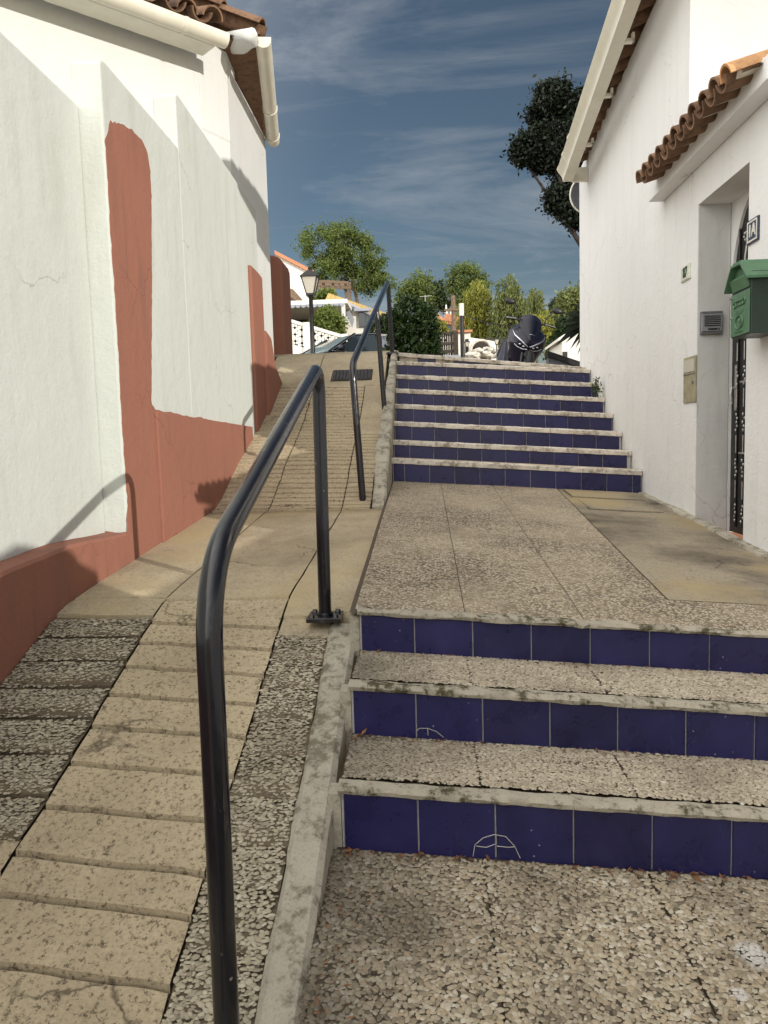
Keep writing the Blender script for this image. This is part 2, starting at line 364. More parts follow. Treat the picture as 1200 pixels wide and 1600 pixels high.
# ------------------------------------------------------------------ ground levels
TILT = .074                                   # the stairs and landing fall towards the right-hand wall
def tl(v): return Vector((v.x, v.y, v.z-TILT*(v.x+.25)))
RX0, RX1 = 1.712, -1.43
def z_pave(y): return -1.072+(y-1.92)*.05
def z_land(y): return -.59+(y-2.6)*.066
RAMP = [(-3, -2.45), (1.0, -1.265), (2.72, -.69), (2.95, -.618), (5.05, -.458), (5.25, -.40), (5.81, -.16), (6.47, .06), (6.9, .235), (7.4, .475), (7.75, .645), (8.3, .885), (8.6, .945), (9.4, .965)]
def z_ramp(y): return pw(y, RAMP)
def z_street(x, y):
    x = max(-5, min(5, x)); return .885-.10*(x+.25)-.006*(y-8.2)-.022*max(0, x)*min(max(y-8.3, 0), 6)

# ---- lower pavement: pebble panels with narrow joints over dark bedding
pv = MB(tl)
for (xa, xb) in ((-.25, .1285), (.1315, .5485), (.5515, 1.1015), (1.1045, 1.712)):
    rows = []
    for j in range(40):
        y = -3+4.96*j/39; rows.append([(lerp(xa, xb, i/6), y, z_pave(y)+.004*jn(lerp(xa, xb, i/6), y, 2)) for i in range(7)])
    pv.grid(rows)
struct('pavement', pv, 'pebble', 'washed pebble pavement at the foot of the lowest blue step', 'pavement', smooth=180)
MB(tl).grid([[(-.25, y, z_pave(y)-.012), (1.72, y, z_pave(y)-.012)] for y in (-3, 1.96)]).build('pavement_bedding', 'pebble')
tag(bpy.data.objects['pavement_bedding'], 'dark mortar bedding in the joints of the pebble pavement', 'bedding', kind='structure')

# ---- middle landing
ld = MB(tl)
XL = -.25
def cem_edge(y): return lerp(.92, 1.05, (y-2.95)/3.2)
def panel(xa, xb, ya, yb, mb, mi=0, n=(6, 16), dz=0.0):
    fa = xa if callable(xa) else (lambda y: xa); fb = xb if callable(xb) else (lambda y: xb); rows = []
    for j in range(n[1]):
        y = lerp(ya, yb, j/(n[1]-1))
        rows.append([(lerp(fa(y), fb(y), i/(n[0]-1)), y, z_land(y)+dz+.004*jn(lerp(fa(y), fb(y), i/(n[0]-1)), y, 2.2)) for i in range(n[0])])
    mb.grid(rows, mi)
for xa, xb in ((XL, .1275), (.1305, .537), (.540, RX0)):
    panel(xa, xb, 2.60, 2.944, ld)
panel(XL, .1275, 2.947, 6.17, ld); panel(.1305, .537, 2.947, 6.17, ld)
panel(.540, lambda y: cem_edge(y)-.003, 2.947, 6.17, ld)
struct('landing', ld, 'pebble_land', 'worn pebble landing between the two blue stair flights', 'landing', smooth=180)
lb = MB(tl); panel(XL-.02, RX0, 2.59, 6.18, lb, dz=-.010)
tag(lb.build('landing_bedding', 'pebble_tread'), 'dark bedding in the joints of the pebble landing', 'bedding', kind='structure')
cs = MB(tl); panel(lambda y: cem_edge(y)+.003, RX0, 2.951, 6.17, cs, n=(10, 30))
struct('path', cs, 'cement_stain', 'stained cement strip along the foot of the white wall', 'path', smooth=180)

# ---- ramp: sheet of dark bedding, slabs on top
rb = MB(); ys = sorted(set([y for y, _ in RAMP if y > -2.9]+[-2.9]+[i*.15-2.9 for i in range(82)]))
rb.grid([[(x, y, z_ramp(y)-.02) for x in (-1.62, -1.0, -.6, -.352)] for y in ys])
struct('ramp', rb, 'dirt', 'dark joint bed of the steep ribbed ramp left of the handrails', 'ramp', smooth=40)
def slab(mb, xa, xb, ya, yb, mi, skew=.0, lip=.0035, nx=14, ny=4, ragged=.005, gap=.007, skb=None):
    rows = []
    for j in range(-1, ny+1):
        row = []
        for i in range(nx):
            x = lerp(xa, xb, i/(nx-1)); a = ya-skew*(x+1.04)+gap; b = yb-(skew if skb is None else skb)*(x+1.04)-gap
            a += ragged*jn(x, ya, 14, 1); b += ragged*jn(x, yb, 14, 1)
            jj = max(0, min(ny-1, j)); t = jj/(ny-1); y = lerp(a, b, t)
            xx = x+(ragged*jn(x*3, y, 9, 5) if i in (0, nx-1) else 0)
            z = z_ramp(y)+lip*(1-2*t)*.7+.003*jn(x, y, 6, 2)
            if j == -1: z -= .035; y -= .002
            if j == ny: z -= .035; y += .002
            if i in (0, nx-1) and 0 <= j < ny: z -= .002
            row.append((xx, y, z))
        rows.append(row)
    mb.grid(rows, mi)
lines = [-.20+.155*i for i in range(13)]+[1.77, 1.92, 2.075, 2.225, 2.37, 2.515, 2.655, 2.785, 2.95]
low = MB()
for k, (a, b) in enumerate(zip(lines, lines[1:])):
    slab(low, -1.038, -.548, a, b, 0, .11, skb=0 if b > 2.94 else None)
    if b < 1.80: slab(low, -1.428, -1.045, a+.05, b+.05, 0, .06)
    else: slab(low, -1.428, -1.045, a+.03, b+.03, 1 if b < 2.93 else 2, .06, lip=.006)
    slab(low, -.541, -.356, a+.05, b+.05, 1 if b < 2.72 else 2, .06, lip=.004, nx=5)
tag(low.build('ramp_slab', ['cement', 'pebble_ramp', 'cement_smooth'], smooth=50), 'lower sloping ramp of pale cement slabs with dark grooves and pebble borders', 'ramp', kind='structure')
mid = MB()
slab(mid, -1.04, -.548, 2.958, 4.95, 0, .0, 0, 10, 14, .004); slab(mid, -1.428, -1.046, 2.985, 4.955, 0, 0, 0, 6, 16, .004)
slab(mid, -.541, -.262, 2.80, 4.97, 0, 0, 0, 6, 14, .004)
tag(mid.build('ramp_landing', 'cement_smooth', smooth=180), 'smooth level stretch of the ramp beside the pebble landing', 'ramp', kind='structure')
up = MB(); y = 4.97; k = 0
while y < 7.42:
    d = .070+.006*jn(k, 0, 1.3)
    slab(up, -1.04, -.556, y, y+d, 0, .04, .005, 8, 3, .004, .0045)
    slab(up, -1.428, -1.048, y+.015, y+d+.015, 0, .03, .005, 7, 3, .004, .0045)
    if y < 6.35: slab(up, -.548, -.365, y, y+d, 1 if k % 3 else 0, .03, .004, 5, 3, .004, .0035)
    y += d; k += 1
slab(up, -.548, -.365, 6.36, 7.44, 1, 0, 0, 5, 10, .003)
slab(up, -1.04, -.365, 7.44, 8.45, 1, 0, 0, 8, 14, .003); slab(up, -1.55, -1.047, 7.44, 8.45, 1, 0, 0, 6, 10, .005)
slab(up, -1.75, -.255, 8.46, 9.35, 1, 0, 0, 10, 10, .003)
tag(up.build('ramp_ribs', ['cement', 'cement_smooth', 'pebble_ramp'], smooth=50), 'upper steep ramp of fine cement ribs rising to the street', 'ramp', kind='structure')

# ---- pebbles: real little stones set in the mortar, one countless mass per surface
DOME = [(0, 0, 1)]+[(math.cos(a)*math.cos(e), math.sin(a)*math.cos(e), math.sin(e)) for e in (.95, .42, -.15) for a in [2*math.pi*(k+.5*(e == .42))/8 for k in range(8)]]
DF = [(0, 1+k, 1+(k+1) % 8) for k in range(8)]+[(1+r*8+k, 9+r*8+k, 9+r*8+(k+1) % 8, 1+r*8+(k+1) % 8) for r in (0, 1) for k in range(8)]
class Pebbles:
    def __init__(s): s.C = []; s.n = 0
    def fill(s, xa, xb, ya, yb, zf, sp, seed, keep=1.0):
        s.layer(xa, xb, ya, yb, zf, sp, seed, keep, .85); s.layer(xa, xb, ya, yb, zf, sp*.70, seed+500, keep*.8, .38)
    def layer(s, xa, xb, ya, yb, zf, sp, seed, keep, hk):
        g = np.random.default_rng(seed); xs = []; r = 0; y = ya
        while y < yb:
            x = np.arange(xa+(sp/2 if r % 2 else 0), xb, sp); xs.append(np.stack([x, np.full(len(x), y)], 1)); y += sp*.84; r += 1
        P = np.concatenate(xs); P += g.normal(0, sp*.2, P.shape); P = P[(P[:, 0] > xa) & (P[:, 0] < xb) & (P[:, 1] > ya) & (P[:, 1] < yb)]
        k = np.array([mnoise.noise(Vector((p[0]*4, p[1]*4, seed))) for p in P]); P = P[g.random(len(P)) < keep+.12*k]
        z = np.array([zf(p[0], p[1]) for p in P]); n = len(P)
        sz = sp*g.uniform(.38, .64, n); el = g.uniform(1.0, 1.45, n); a = g.uniform(0, 2*math.pi, n)
        D = np.array(DOME); Vv = np.empty((n, len(D), 3))
        w = g.normal(0, .06, (n, len(D), 1))
        dx = D[None, :, 0:1]*(sz*el)[:, None, None]*(1+w); dy = D[None, :, 1:2]*(sz/el**.5)[:, None, None]*(1+w); dz = D[None, :, 2:3]*(sz*g.uniform(.26, .46, n)*hk)[:, None, None]
        ca, sa = np.cos(a)[:, None, None], np.sin(a)[:, None, None]
        Vv[:, :, 0:1] = dx*ca-dy*sa; Vv[:, :, 1:2] = dx*sa+dy*ca
        tx, ty = g.normal(0, .12, n)[:, None, None], g.normal(0, .12, n)[:, None, None]
        Vv[:, :, 2:3] = dz+Vv[:, :, 0:1]*tx+Vv[:, :, 1:2]*ty
        Vv[:, :, 0] += P[:, 0:1]; Vv[:, :, 1] += P[:, 1:2]; Vv[:, :, 2] += (z-sz*g.uniform(.02, .22, n))[:, None]
        s.C.append(Vv); s.n += n
    def build(s, name, mat, label, cat):
        V = np.concatenate(s.C); n, m = V.shape[:2]; V = V.reshape(-1, 3); V[:, 2] += ZC; org = V.mean(0); V = V-org
        f = [np.array([q for q in DF if len(q) == k]) for k in (3, 4)]; off = np.arange(n)*m
        L = np.concatenate([(off[:, None, None]+q[None]).reshape(-1) for q in f]); tot = np.concatenate([np.full(n*len(q), q.shape[1]) for q in f])
        me = bpy.data.meshes.new(name); me.vertices.add(len(V)); me.vertices.foreach_set('co', V.ravel()); me.loops.add(len(L)); me.loops.foreach_set('vertex_index', L)
        me.polygons.add(len(tot)); me.polygons.foreach_set('loop_start', np.concatenate([[0], np.cumsum(tot)[:-1]])); me.polygons.foreach_set('loop_total', tot)
        me.polygons.foreach_set('use_smooth', np.ones(len(tot), bool)); me.update(); me.materials.append(M[mat])
        o = bpy.data.objects.new(name, me); COL.objects.link(o); o.location = org; return tag(o, label, cat, kind='stuff')
def stone_mat(name, cols, dirt, patch=None, kerbdirt=0.0):
    n = new(name, (.4, .35, .3), .7, spec=.3); g = n.add('ShaderNodeNewGeometry').outputs['Random Per Island']
    c = n.ramp(g, *[(i/(len(cols)-1), k) for i, k in enumerate(cols)])
    c = n.mix(n.math('MULTIPLY', n.noise(n.co, 240, 4, .7), .5), c, tuple(x*.6 for x in cols[len(cols)//2]))
    c = n.mix(n.math('MULTIPLY', n.ramp(n.noise(n.co, 3.0, 5, .65), (.47, 0.0), (.70, 1.0)), .55), c, dirt)
    if kerbdirt:                               # grime washed against the kerb and left in the corner
        sx = n.add('ShaderNodeSeparateXYZ', None, i0=n.co).outputs[0]
        k = n.math('ADD', sx, n.math('MULTIPLY', n.math('SUBTRACT', n.noise(n.co, 4.5, 5, .65), .5), .55))
        c = n.mix(n.math('MULTIPLY', n.ramp(n.math('ADD', k, .5), (.26, 1.0), (.56, 0.0)), kerbdirt), c, (.045, .04, .032))
    if patch:
        for ctr, rad in patch:
            d = n.add('ShaderNodeVectorMath', {'operation': 'DISTANCE'}); n.set(d.inputs[0], n.co); d.inputs[1].default_value = ctr
            jag = n.math('ADD', d.outputs['Value'], n.math('MULTIPLY', n.noise(n.co, 24, 5, .75), rad*1.6))
            c = n.mix(n.math('MULTIPLY', n.ramp(jag, (rad*1.4, 1.0), (rad*1.9, 0.0)), .6), c, (.58, .57, .56))
    n.set(n.b.inputs['Base Color'], c); n.set(n.b.inputs['Normal'], n.bump(n.noise(n.co, 300, 3), .35, .0015)); return n.m
M['stones'] = stone_mat('river_pebbles', [(.10, .085, .065), (.36, .29, .20), (.52, .45, .33), (.27, .22, .15), (.56, .50, .39), (.44, .34, .22), (.66, .61, .51)], (.13, .10, .07),
    [((.70, 1.62, ZC-1.15), .045), ((.62, 1.50, ZC-1.15), .022), ((.72, 1.48, ZC-1.15), .025)], .62)
M['stones_tread'] = stone_mat('tread_pebbles', [(.21, .17, .12), (.44, .37, .27), (.54, .47, .36), (.36, .30, .22), (.62, .56, .45)], (.15, .12, .085), None, .5)
M['stones_ramp'] = stone_mat('ramp_pebbles', [(.20, .17, .12), (.46, .40, .29), (.56, .50, .38), (.36, .31, .22), (.64, .58, .46)], (.17, .135, .085))
pb = Pebbles(); zp = lambda x, y: z_pave(y)-TILT*(x+.25)+.002
for k, (xa, xb) in enumerate(((-.262, .1275), (.1325, .5475), (.5525, 1.1015), (1.1045, 1.70))): pb.fill(xa, xb, .95, 1.905, zp, .0138, 20+k, .97)
pb.build('pavement_pebbles', 'stones', 'rounded river pebbles set in the pavement below the lowest step', 'pebbles')
pb = Pebbles()
for k, (ya, yb, zt_) in enumerate(((1.955, 2.248, -.896), (2.292, 2.602, -.735))):
    for q, (xa, xb) in enumerate(((-.235, .1275), (.1325, .536), (.542, 1.70))): pb.fill(xa, xb, ya, yb, lambda x, y: zt_-TILT*(x+.25)+.001, .0112, 30+5*k+q, .95)
pb.build('tread_pebbles', 'stones_tread', 'small pebbles set in the two lower stair treads', 'pebbles')
pb = Pebbles()
for k, (a, b) in enumerate(zip(lines, lines[1:])):
    if b > 1.80 and b < 2.93: pb.fill(-1.425, -1.05, a+.040, b+.027, lambda x, y: z_ramp(y)+.002, .0140, 50+k, .93)
    if 1.0 < b < 2.72: pb.fill(-.538, -.362, a+.044, b+.048, lambda x, y: z_ramp(y)+.002, .0140, 80+k, .93)
pb.build('ramp_pebbles', 'stones_ramp', 'pale pebbles in dark mortar along both borders of the lower ramp', 'pebbles')

# ---- street and hillside: one sheet to the horizon
def z_hill(x, y):
    b = z_street(x, min(y, 24))-.02
    if y > 24:
        s = lerp(.22, .075, max(0, min(1, (x+5)/9))); yy = min(y-24, lerp(28, 60, max(0, min(1, (x+5)/9))))
        b += s*yy+(y-24-yy)*.015
    if y < 8.5: b = -3.2
    return b
gx = [-1500, -500, -160, -80]+[-50+4*i for i in range(26)]+[80, 160, 500, 1500]
gy = [-1500, -300, -60, -10, 8.45, 8.55]+[10+3*i for i in range(28)]+[110, 180, 400, 1500]
hm = MB(); hm.grid([[(x, y, z_hill(x, y)-(.06 if y < 30 else 0)) for x in gx] for y in gy])
struct('terrain', hm, 'earth', 'dry hillside rising behind the street', 'hillside', smooth=180)
st = MB(); st.grid([[(x, y, z_street(x, y)) for x in (-14, -5, -1.76, -.9, -.25)] for y in (9.34, 10, 12, 15, 19, 23.5)])
st.grid([[(x, y, z_street(x, y)) for x in (-.2499, .6, 1.7, 5, 14)] for y in (8.54, 9.34, 10, 12, 15, 19, 23.5)])
struct('street', st, 'asphalt', 'asphalt street crossing at the top of the stairs', 'street', smooth=180)

# ------------------------------------------------------------------ stairs
def rough_bar(mb, x0, x1, prof, n, amp, seed, mi=0):   # a cast edge: profile (y,z) swept along x with chips
    rows = []
    for i in range(n+1):
        x = lerp(x0, x1, i/n)
        rows.append([(x, y+amp*jn(x, k*.7, 11, seed)+.5*amp*jn(x, k, 37, seed), z+amp*.8*jn(x, k*.7+5, 13, seed)+.4*amp*jn(x, k, 41, seed+3)) for k, (y, z) in enumerate(prof)])
    mb.grid(rows, mi, close=True)
    m = len(prof); a = rows[0]; b = rows[-1]
    mb.add(a, [tuple(range(m))], mi); mb.add(b, [tuple(range(m))[::-1]], mi)
def flight(label, risers, xl, xr, tread_mat, nose_mat, tile_off, end_y, end_z, nose=.045, land=True):
    nz_ = .034 if tread_mat else .06
    th = thing('tiled_steps', (xl, risers[0][0], risers[0][1]-TILT*0), label, 'steps')
    for k, (y, zb, zt) in enumerate(risers):
        r = MB(tl)
        zt2 = zt-nose
        first = tile_off[k]
        r.box(xl, xr, y+.004, y+.05, zb-.06, zt2-.002, 1)
        xs = [xl+.006]
        while xs[-1] < xr-.02: xs.append(min(xr-.004, (xs[-1] if len(xs) > 1 else xl+.006-(.2-first) if first else xl+.006)+.2))
        for a, b in zip(xs, xs[1:]):
            if b-a < .03: continue
            j = .0018*jn(a*3, k, 5)
            r.box(a+.0022, b-.0022, y-.004+j, y+.006, zb-.02, zt2-.004, 0)
        r.build('riser', ['tile', 'grout'], th, bevel=.0012, segs=1)
        nb = MB(tl)
        rough_bar(nb, xl-.005, xr, [(y-.013, zt2-.001), (y-.017, zt-.009), (y-.008, zt+.001), (y+nz_-.005, zt+.001), (y+nz_, zt-.03), (y+.008, zt2-.001)], 110, .005, 3+k)
        nb.build('nosing', nose_mat, th, smooth=50)
        if k+1 < len(risers):
            ny, nz = risers[k+1][0], risers[k+1][1]
            t = MB(tl)
            js = [(xl, .1285), (.1315, .5375), (.5405, xr)] if tread_mat else [(xl, xr)]
            for xa, xb in js:
                t.grid([[(lerp(xa, xb, i/7), lerp(y+.05, ny+.01, j/5), lerp(zt, nz, j/5)+.003*jn(lerp(xa, xb, i/7), y+j, 3)) for i in range(8)] for j in range(6)], 0)
            t.grid([[(xl, yy, zz-.01), (xr, yy, zz-.01)] for yy, zz in ((y+.04, zt), (ny+.03, nz))], 1)
            t.build('tread', [tread_mat or 'cement_smooth', 'dirt'], th, smooth=180)
    return th
lower = [(1.915, -1.07, -.898), (2.25, -.895, -.735), (2.605, -.737, -.588)]
flight('lower flight of three wide steps with blue tiled risers and mossy cement edges', lower, XL+.012, RX0, 'pebble_tread', 'nosing', (.195, .19, .185), 0, 0, .019)
uz = [-.357, -.174, -.028, .133, .296, .454, .612, .774]
upper = [(6.165+.315*k, uz[k], uz[k+1]) for k in range(7)]
upt = flight('upper flight of blue tiled steps with pale nosings below the street', upper, XL-.005, RX0, None, 'nosing_up', (.09, .13, .145, .16, .15, .11, .10), 0, 0, .040)
# wedge-shaped last step: a part riser on the left that dies away to the right
wd = MB()
zl = lambda x: .774-TILT*(x+.25); zu = lambda x: .888-.110*(x+.25)
for i in range(10):
    a, b = XL+.01+.195*i, min(XL+.203+.195*i, RX0)
    wd.add([(a, 8.335, zl(a)-.06), (b, 8.335, zl(b)-.06), (b, 8.335, zu(b)-.036), (a, 8.335, zu(a)-.036)], [(0, 1, 2, 3)], 2 if i in (0, 2) else 0)
wd.build('riser', ['tile', 'grout', 'kerb'], upt)
wn = MB(lambda v: Vector((v.x, v.y, v.z-.110*(v.x+.25))))
rough_bar(wn, XL-.01, RX0, [(8.315, .850), (8.31, .88), (8.32, .890), (8.55, .90), (8.55, .84), (8.345, .850)], 90, .006, 41)
wn.build('nosing', 'nosing_up', upt, smooth=50)
wt = MB(tl); wt.grid([[(XL, 8.06, .774), (RX0, 8.06, .774)], [(XL, 8.36, .78), (RX0, 8.36, .78)]]); wt.build('tread', 'cement_smooth', upt)

# ---- concrete kerbs between stairs and ramp
def kerb(label, y0, y1, ztop, zbot, xa, xb, seed, n=90):
    k = MB(); rows = []
    for i in range(n+1):
        y = lerp(y0, y1, i/n); a, b = (xa(y), xb(y)); w = .008
        j = lambda q: w*jn(y, q, 5, seed)+.5*w*jn(y, q, 17, seed)
        zt = ztop(y)
        rows.append([(a+j(1), y, zt-.12), (a+j(1), y, zt-.006+j(2)*.4), (a+.012, y, zt+.004+j(3)*.4), (b-.014, y, zt+.002+j(4)*.4), (b+j(5)*.5, y, zt-.014), (b+j(6)*.7+.004, y, min(zbot(y), zt-.03))])
    k.grid(rows, 0, close=True); k.add(rows[0], [(0,1,2,3,4,5)]); k.add(rows[-1], [(5,4,3,2,1,0)])
    return tag(k.build('concrete_kerb', 'kerb', smooth=28), label, 'kerb')
kerb('worn sloping concrete kerb beside the lower blue steps', -2.6, 2.74, lambda y: z_ramp(y)+.006, lambda y: -1.6 if y < 1.9 else -1.0, lambda y: -.356, lambda y: pw(y, [(0, -.268), (2.2, -.262), (2.74, -.256)]), 1)
kerb('pale concrete kerb beside the upper blue flight', 5.03, 8.46, lambda y: z_ramp(y)+pw(y, [(5.03, .0), (5.15, .03), (5.6, .05), (6.2, .045), (7, .05), (8, .01)]), lambda y: -.62 if y < 6.2 else -.3, lambda y: pw(y, [(5.03, -.345), (6, -.37), (6.6, -.36), (8.3, -.32)]), lambda y: -.262, 2)

# ------------------------------------------------------------------ handrails
def handrail(label, A, B, C, D, rad, baseA, baseB, mid=None, r1=.12, r2=.07):
    th = thing('handrail', (B[0], A[1], A[2]), label, 'handrail', 'black tubular handrails on the ramp')
    p = arc_pts(A, B, C, r1, 10); q = arc_pts(B, C, D, r2, 12)
    path = p+q
    MB().tube([tuple(A)]+[tuple(p_) for p_ in path]+[tuple(D)], rad, 24).build('rail', 'rail', th, smooth=60)
    for base in (baseA, baseB):
        if base is None: continue
        c = Vector(base)
        b = MB(); b.box(c.x-.062, c.x+.062, c.y-.062, c.y+.062, c.z-.012, c.z+.004); b.tube([(c.x, c.y, c.z+.003), (c.x, c.y, c.z+.014)], rad+.006, 18)
        bp = b.build('base_plate', 'rail', th, bevel=.002)
        for sx in (-1, 1):
            for sy in (-1, 1):
                MB().tube([(c.x+sx*.043, c.y+sy*.043, c.z+.003), (c.x+sx*.043, c.y+sy*.043, c.z+.014)], [.011, .009], 6).build('bolt', 'rail', bp)
    if mid: MB().tube(mid, rad*.95, 18).build('post', 'rail', th, smooth=60)
    return th
A = at(356, 1640, Y=1.30); B = at(322, 890, Y=1.30); C = at(497, 570, Y=2.74); D = at(508, 962, Y=2.76)
A.z = z_ramp(1.30)
handrail('nearest black handrail with one post at the frame bottom and one on a bolted plate', A, B, C, D, .0235, A, D, r1=.20, r2=.085)
A2 = at(568, 797, Y=5.18); B2 = at(550, 570, Y=5.18); C2 = at(606, 440, Y=8.2); D2 = at(613, 552, Y=8.3)
mt = at(598, 530, Y=6.82); mb_ = at(601, 642, Y=6.88); mt = Vector((lerp(B2.x, C2.x, .6), lerp(B2.y, C2.y, .6), lerp(B2.z, C2.z, .6)-.035))
handrail('farther black handrail with three posts climbing beside the upper blue steps', A2, B2, C2, D2, .0235, A2, D2, [Vector((mt.x, mb_.y, mt.z)), mb_], r1=.16, r2=.06)

# ------------------------------------------------------------------ left: stepped garden wall with red plinth and pilasters
def yz_prism(mb, pts, x0, x1, mi=0): return mb.prism([(x0, y, z) for y, z in pts], (x1-x0, 0, 0), mi)
gw = thing('garden_wall', (-1.6, 3.5, -1.2), 'stepped white garden wall with red plinth and red pilasters on the left', 'wall')
w = MB(); yz_prism(w, [(-2.2, -3.4), (3.60, -1.2), (3.60, 1.545), (-2.2, 1.545)], -1.68, -1.54); w.build('wall_panel', 'green_white', gw, bevel=.012)
w = MB(); yz_prism(w, [(3.602, -1.2), (4.73, -1.0), (4.73, 1.758), (3.66, 1.758), (3.63, 1.75), (3.602, 1.735)], -1.575, -1.43); w.build('wall_panel', 'green_white', gw, bevel=.012)
w = MB(); yz_prism(w, [(4.732, -1.0), (6.93, -.4), (6.93, 2.02), (4.80, 2.085), (4.76, 2.08), (4.732, 2.06)], -1.575, -1.432); w.build('wall_panel', 'green_white', gw, bevel=.012)
# plinth along the lowest stretch: a ledge flush with the front of the next panel
p = MB(); n = 50; rows = []
for i in range(n+1):
    y = lerp(-2.2, 3.598, i/n); zt = pw(y, [(-2.2, -1.2), (2.0, -.48), (2.48, -.42), (3.0, -.40), (3.6, -.425)])+.004*jn(y, 1, 4)
    rows.append([(-1.545, y, -3.3), (-1.545, y, zt+.004), (-1.442, y, zt), (-1.431+.003*jn(y, 2, 3), y, zt-.012), (-1.431+.003*jn(y, 4, 3), y, -3.3)])
p.grid(rows, 0, close=True); p.add(rows[-1], [(0,1,2,3,4)]); p.build('plinth', 'red', gw, smooth=40)
p = MB(); p.prism([(x, 3.5975, z) for x, z in [(-1.431, -1.2), (-1.431, -.42), (-1.48, -.425), (-1.541, -.415), (-1.541, -1.2)]], (0, .003, 0)); p.build('plinth', 'red', gw)
# painted pilaster: front band and its return, a coat of render 4 mm proud
p = MB()
def rag(pts, amp=.010, step=.025):            # ragged hand-painted outline
    out = []
    for (a, b), (c, d) in zip(pts, pts[1:]+pts[:1]):
        m = max(1, int(math.hypot(c-a, d-b)/step))
        for i in range(m):
            t = i/m; out.append((lerp(a, c, t)+amp*jn(a+t*.4, b-t*.3, 9, 1)+amp*.7*jn(lerp(a, c, t), lerp(b, d, t), 34, 4), lerp(b, d, t)+amp*jn(a-t, b+t, 7, 2)))
    return out
zt = lambda y: .172
ptx = [at(x, y, X=-1.428) for x, y in ((173, 190), (192, 195), (207, 203), (222, 220), (231, 240), (235, 268), (237, 330))]
pts = [(3.6005, -1.2), (3.6005, -.36), (3.612, -.30), (3.612, 1.40)]+[(q.y, q.z) for q in ptx]+[(4.02, .20)]
lowp = [(6.10, .115), (6.33, .112), (6.335, -.3), (5.8, -.5), (4.5, -.9)]
p.prism([(-1.428, y, z) for y, z in rag(pts+[(4.1, .175), (5.0, .15)]+lowp)], (-.006, 0, 0), 0)
p.build('pilaster', 'red', gw)
p = MB(); p.box(-1.44, -1.416, 4.10, 6.338, -1.0, .108); 
p = MB(); yz_prism(p, [(4.05, -1.0), (6.338, -.5), (6.338, .112), (4.05, .168)], -1.433, -1.412); p.build('plinth', 'red', gw, bevel=.006)
p = MB(); yz_prism(p, [(6.50, -.4), (6.952, -.4), (6.952, 1.44), (6.80, 1.452), (6.50, 1.455)], -1.58, -1.402); p.build('pilaster', 'red', gw, bevel=.015)
p = MB(); yz_prism(p, [(6.86, -.2), (7.86, -.2), (7.86, .62), (7.55, .56), (7.25, .70), (7.10, .93), (6.86, .97)], -1.52, -1.37); p.build('plinth', 'red', gw, bevel=.02)

# ------------------------------------------------------------------ barrel tiles
def barrel(mb, o, ax, up, L, r0, r1, t=.012, conv=True, seg=8, mi=0):   # half-pipe shell from o along ax
    o, ax, up = Vector(o), Vector(ax).normalized(), Vector(up).normalized(); up = (up-ax*up.dot(ax)).normalized(); sd = ax.cross(up)
    s_ = 1 if conv else -1; rows = []
    for i in (0, 1):
        r = lerp(r0, r1, i); c = o+ax*(L*i)
        ring = [c+sd*(math.cos(math.pi*k/seg)*r)+up*(math.sin(math.pi*k/seg)*r*s_) for k in range(seg+1)]
        ring += [c+sd*(math.cos(math.pi*k/seg)*(r-t))+up*(math.sin(math.pi*k/seg)*(r-t)*s_) for k in range(seg, -1, -1)]
        rows.append(ring)
    mb.grid(rows, mi, close=True); n = len(rows[0])
    mb.add(rows[0], [(k, k+1, n-2-k, n-1-k) for k in range(seg)], mi); mb.add(rows[1], [(n-1-k, n-2-k, k+1, k) for k in range(seg)], mi)
def tile_roof(mb, e0, e1, updir, pitch, nrow, L=.36, r=.075, jit=.006, first_cover=True, channels=True, lastrow=None):
    e0, e1, u = Vector(e0), Vector(e1), Vector(updir).normalized(); d = (e1-e0); n = int(d.length/pitch); d.normalize(); nrm = d.cross(u)
    if nrm.z < 0: nrm = -nrm
    for i in range(n+1):
        for k in range(nrow):
            c = e0+d*(i*pitch)+u*(k*L*.85)+nrm*(.012*0+.004*k)
            j = lambda: random.uniform(-jit, jit)
            barrel(mb, c+d*j()+u*j()*2+nrm*(.022+j()), u+d*random.uniform(-.02, .02)-nrm*.03, nrm, L, r*random.uniform(.95, 1.03), r*.82)
            if channels: barrel(mb, c+d*(pitch/2+j())+u*(j()*2-.02)+nrm*(.055+j()), u-nrm*.03, nrm, L, r*.98, r*.80, conv=False)

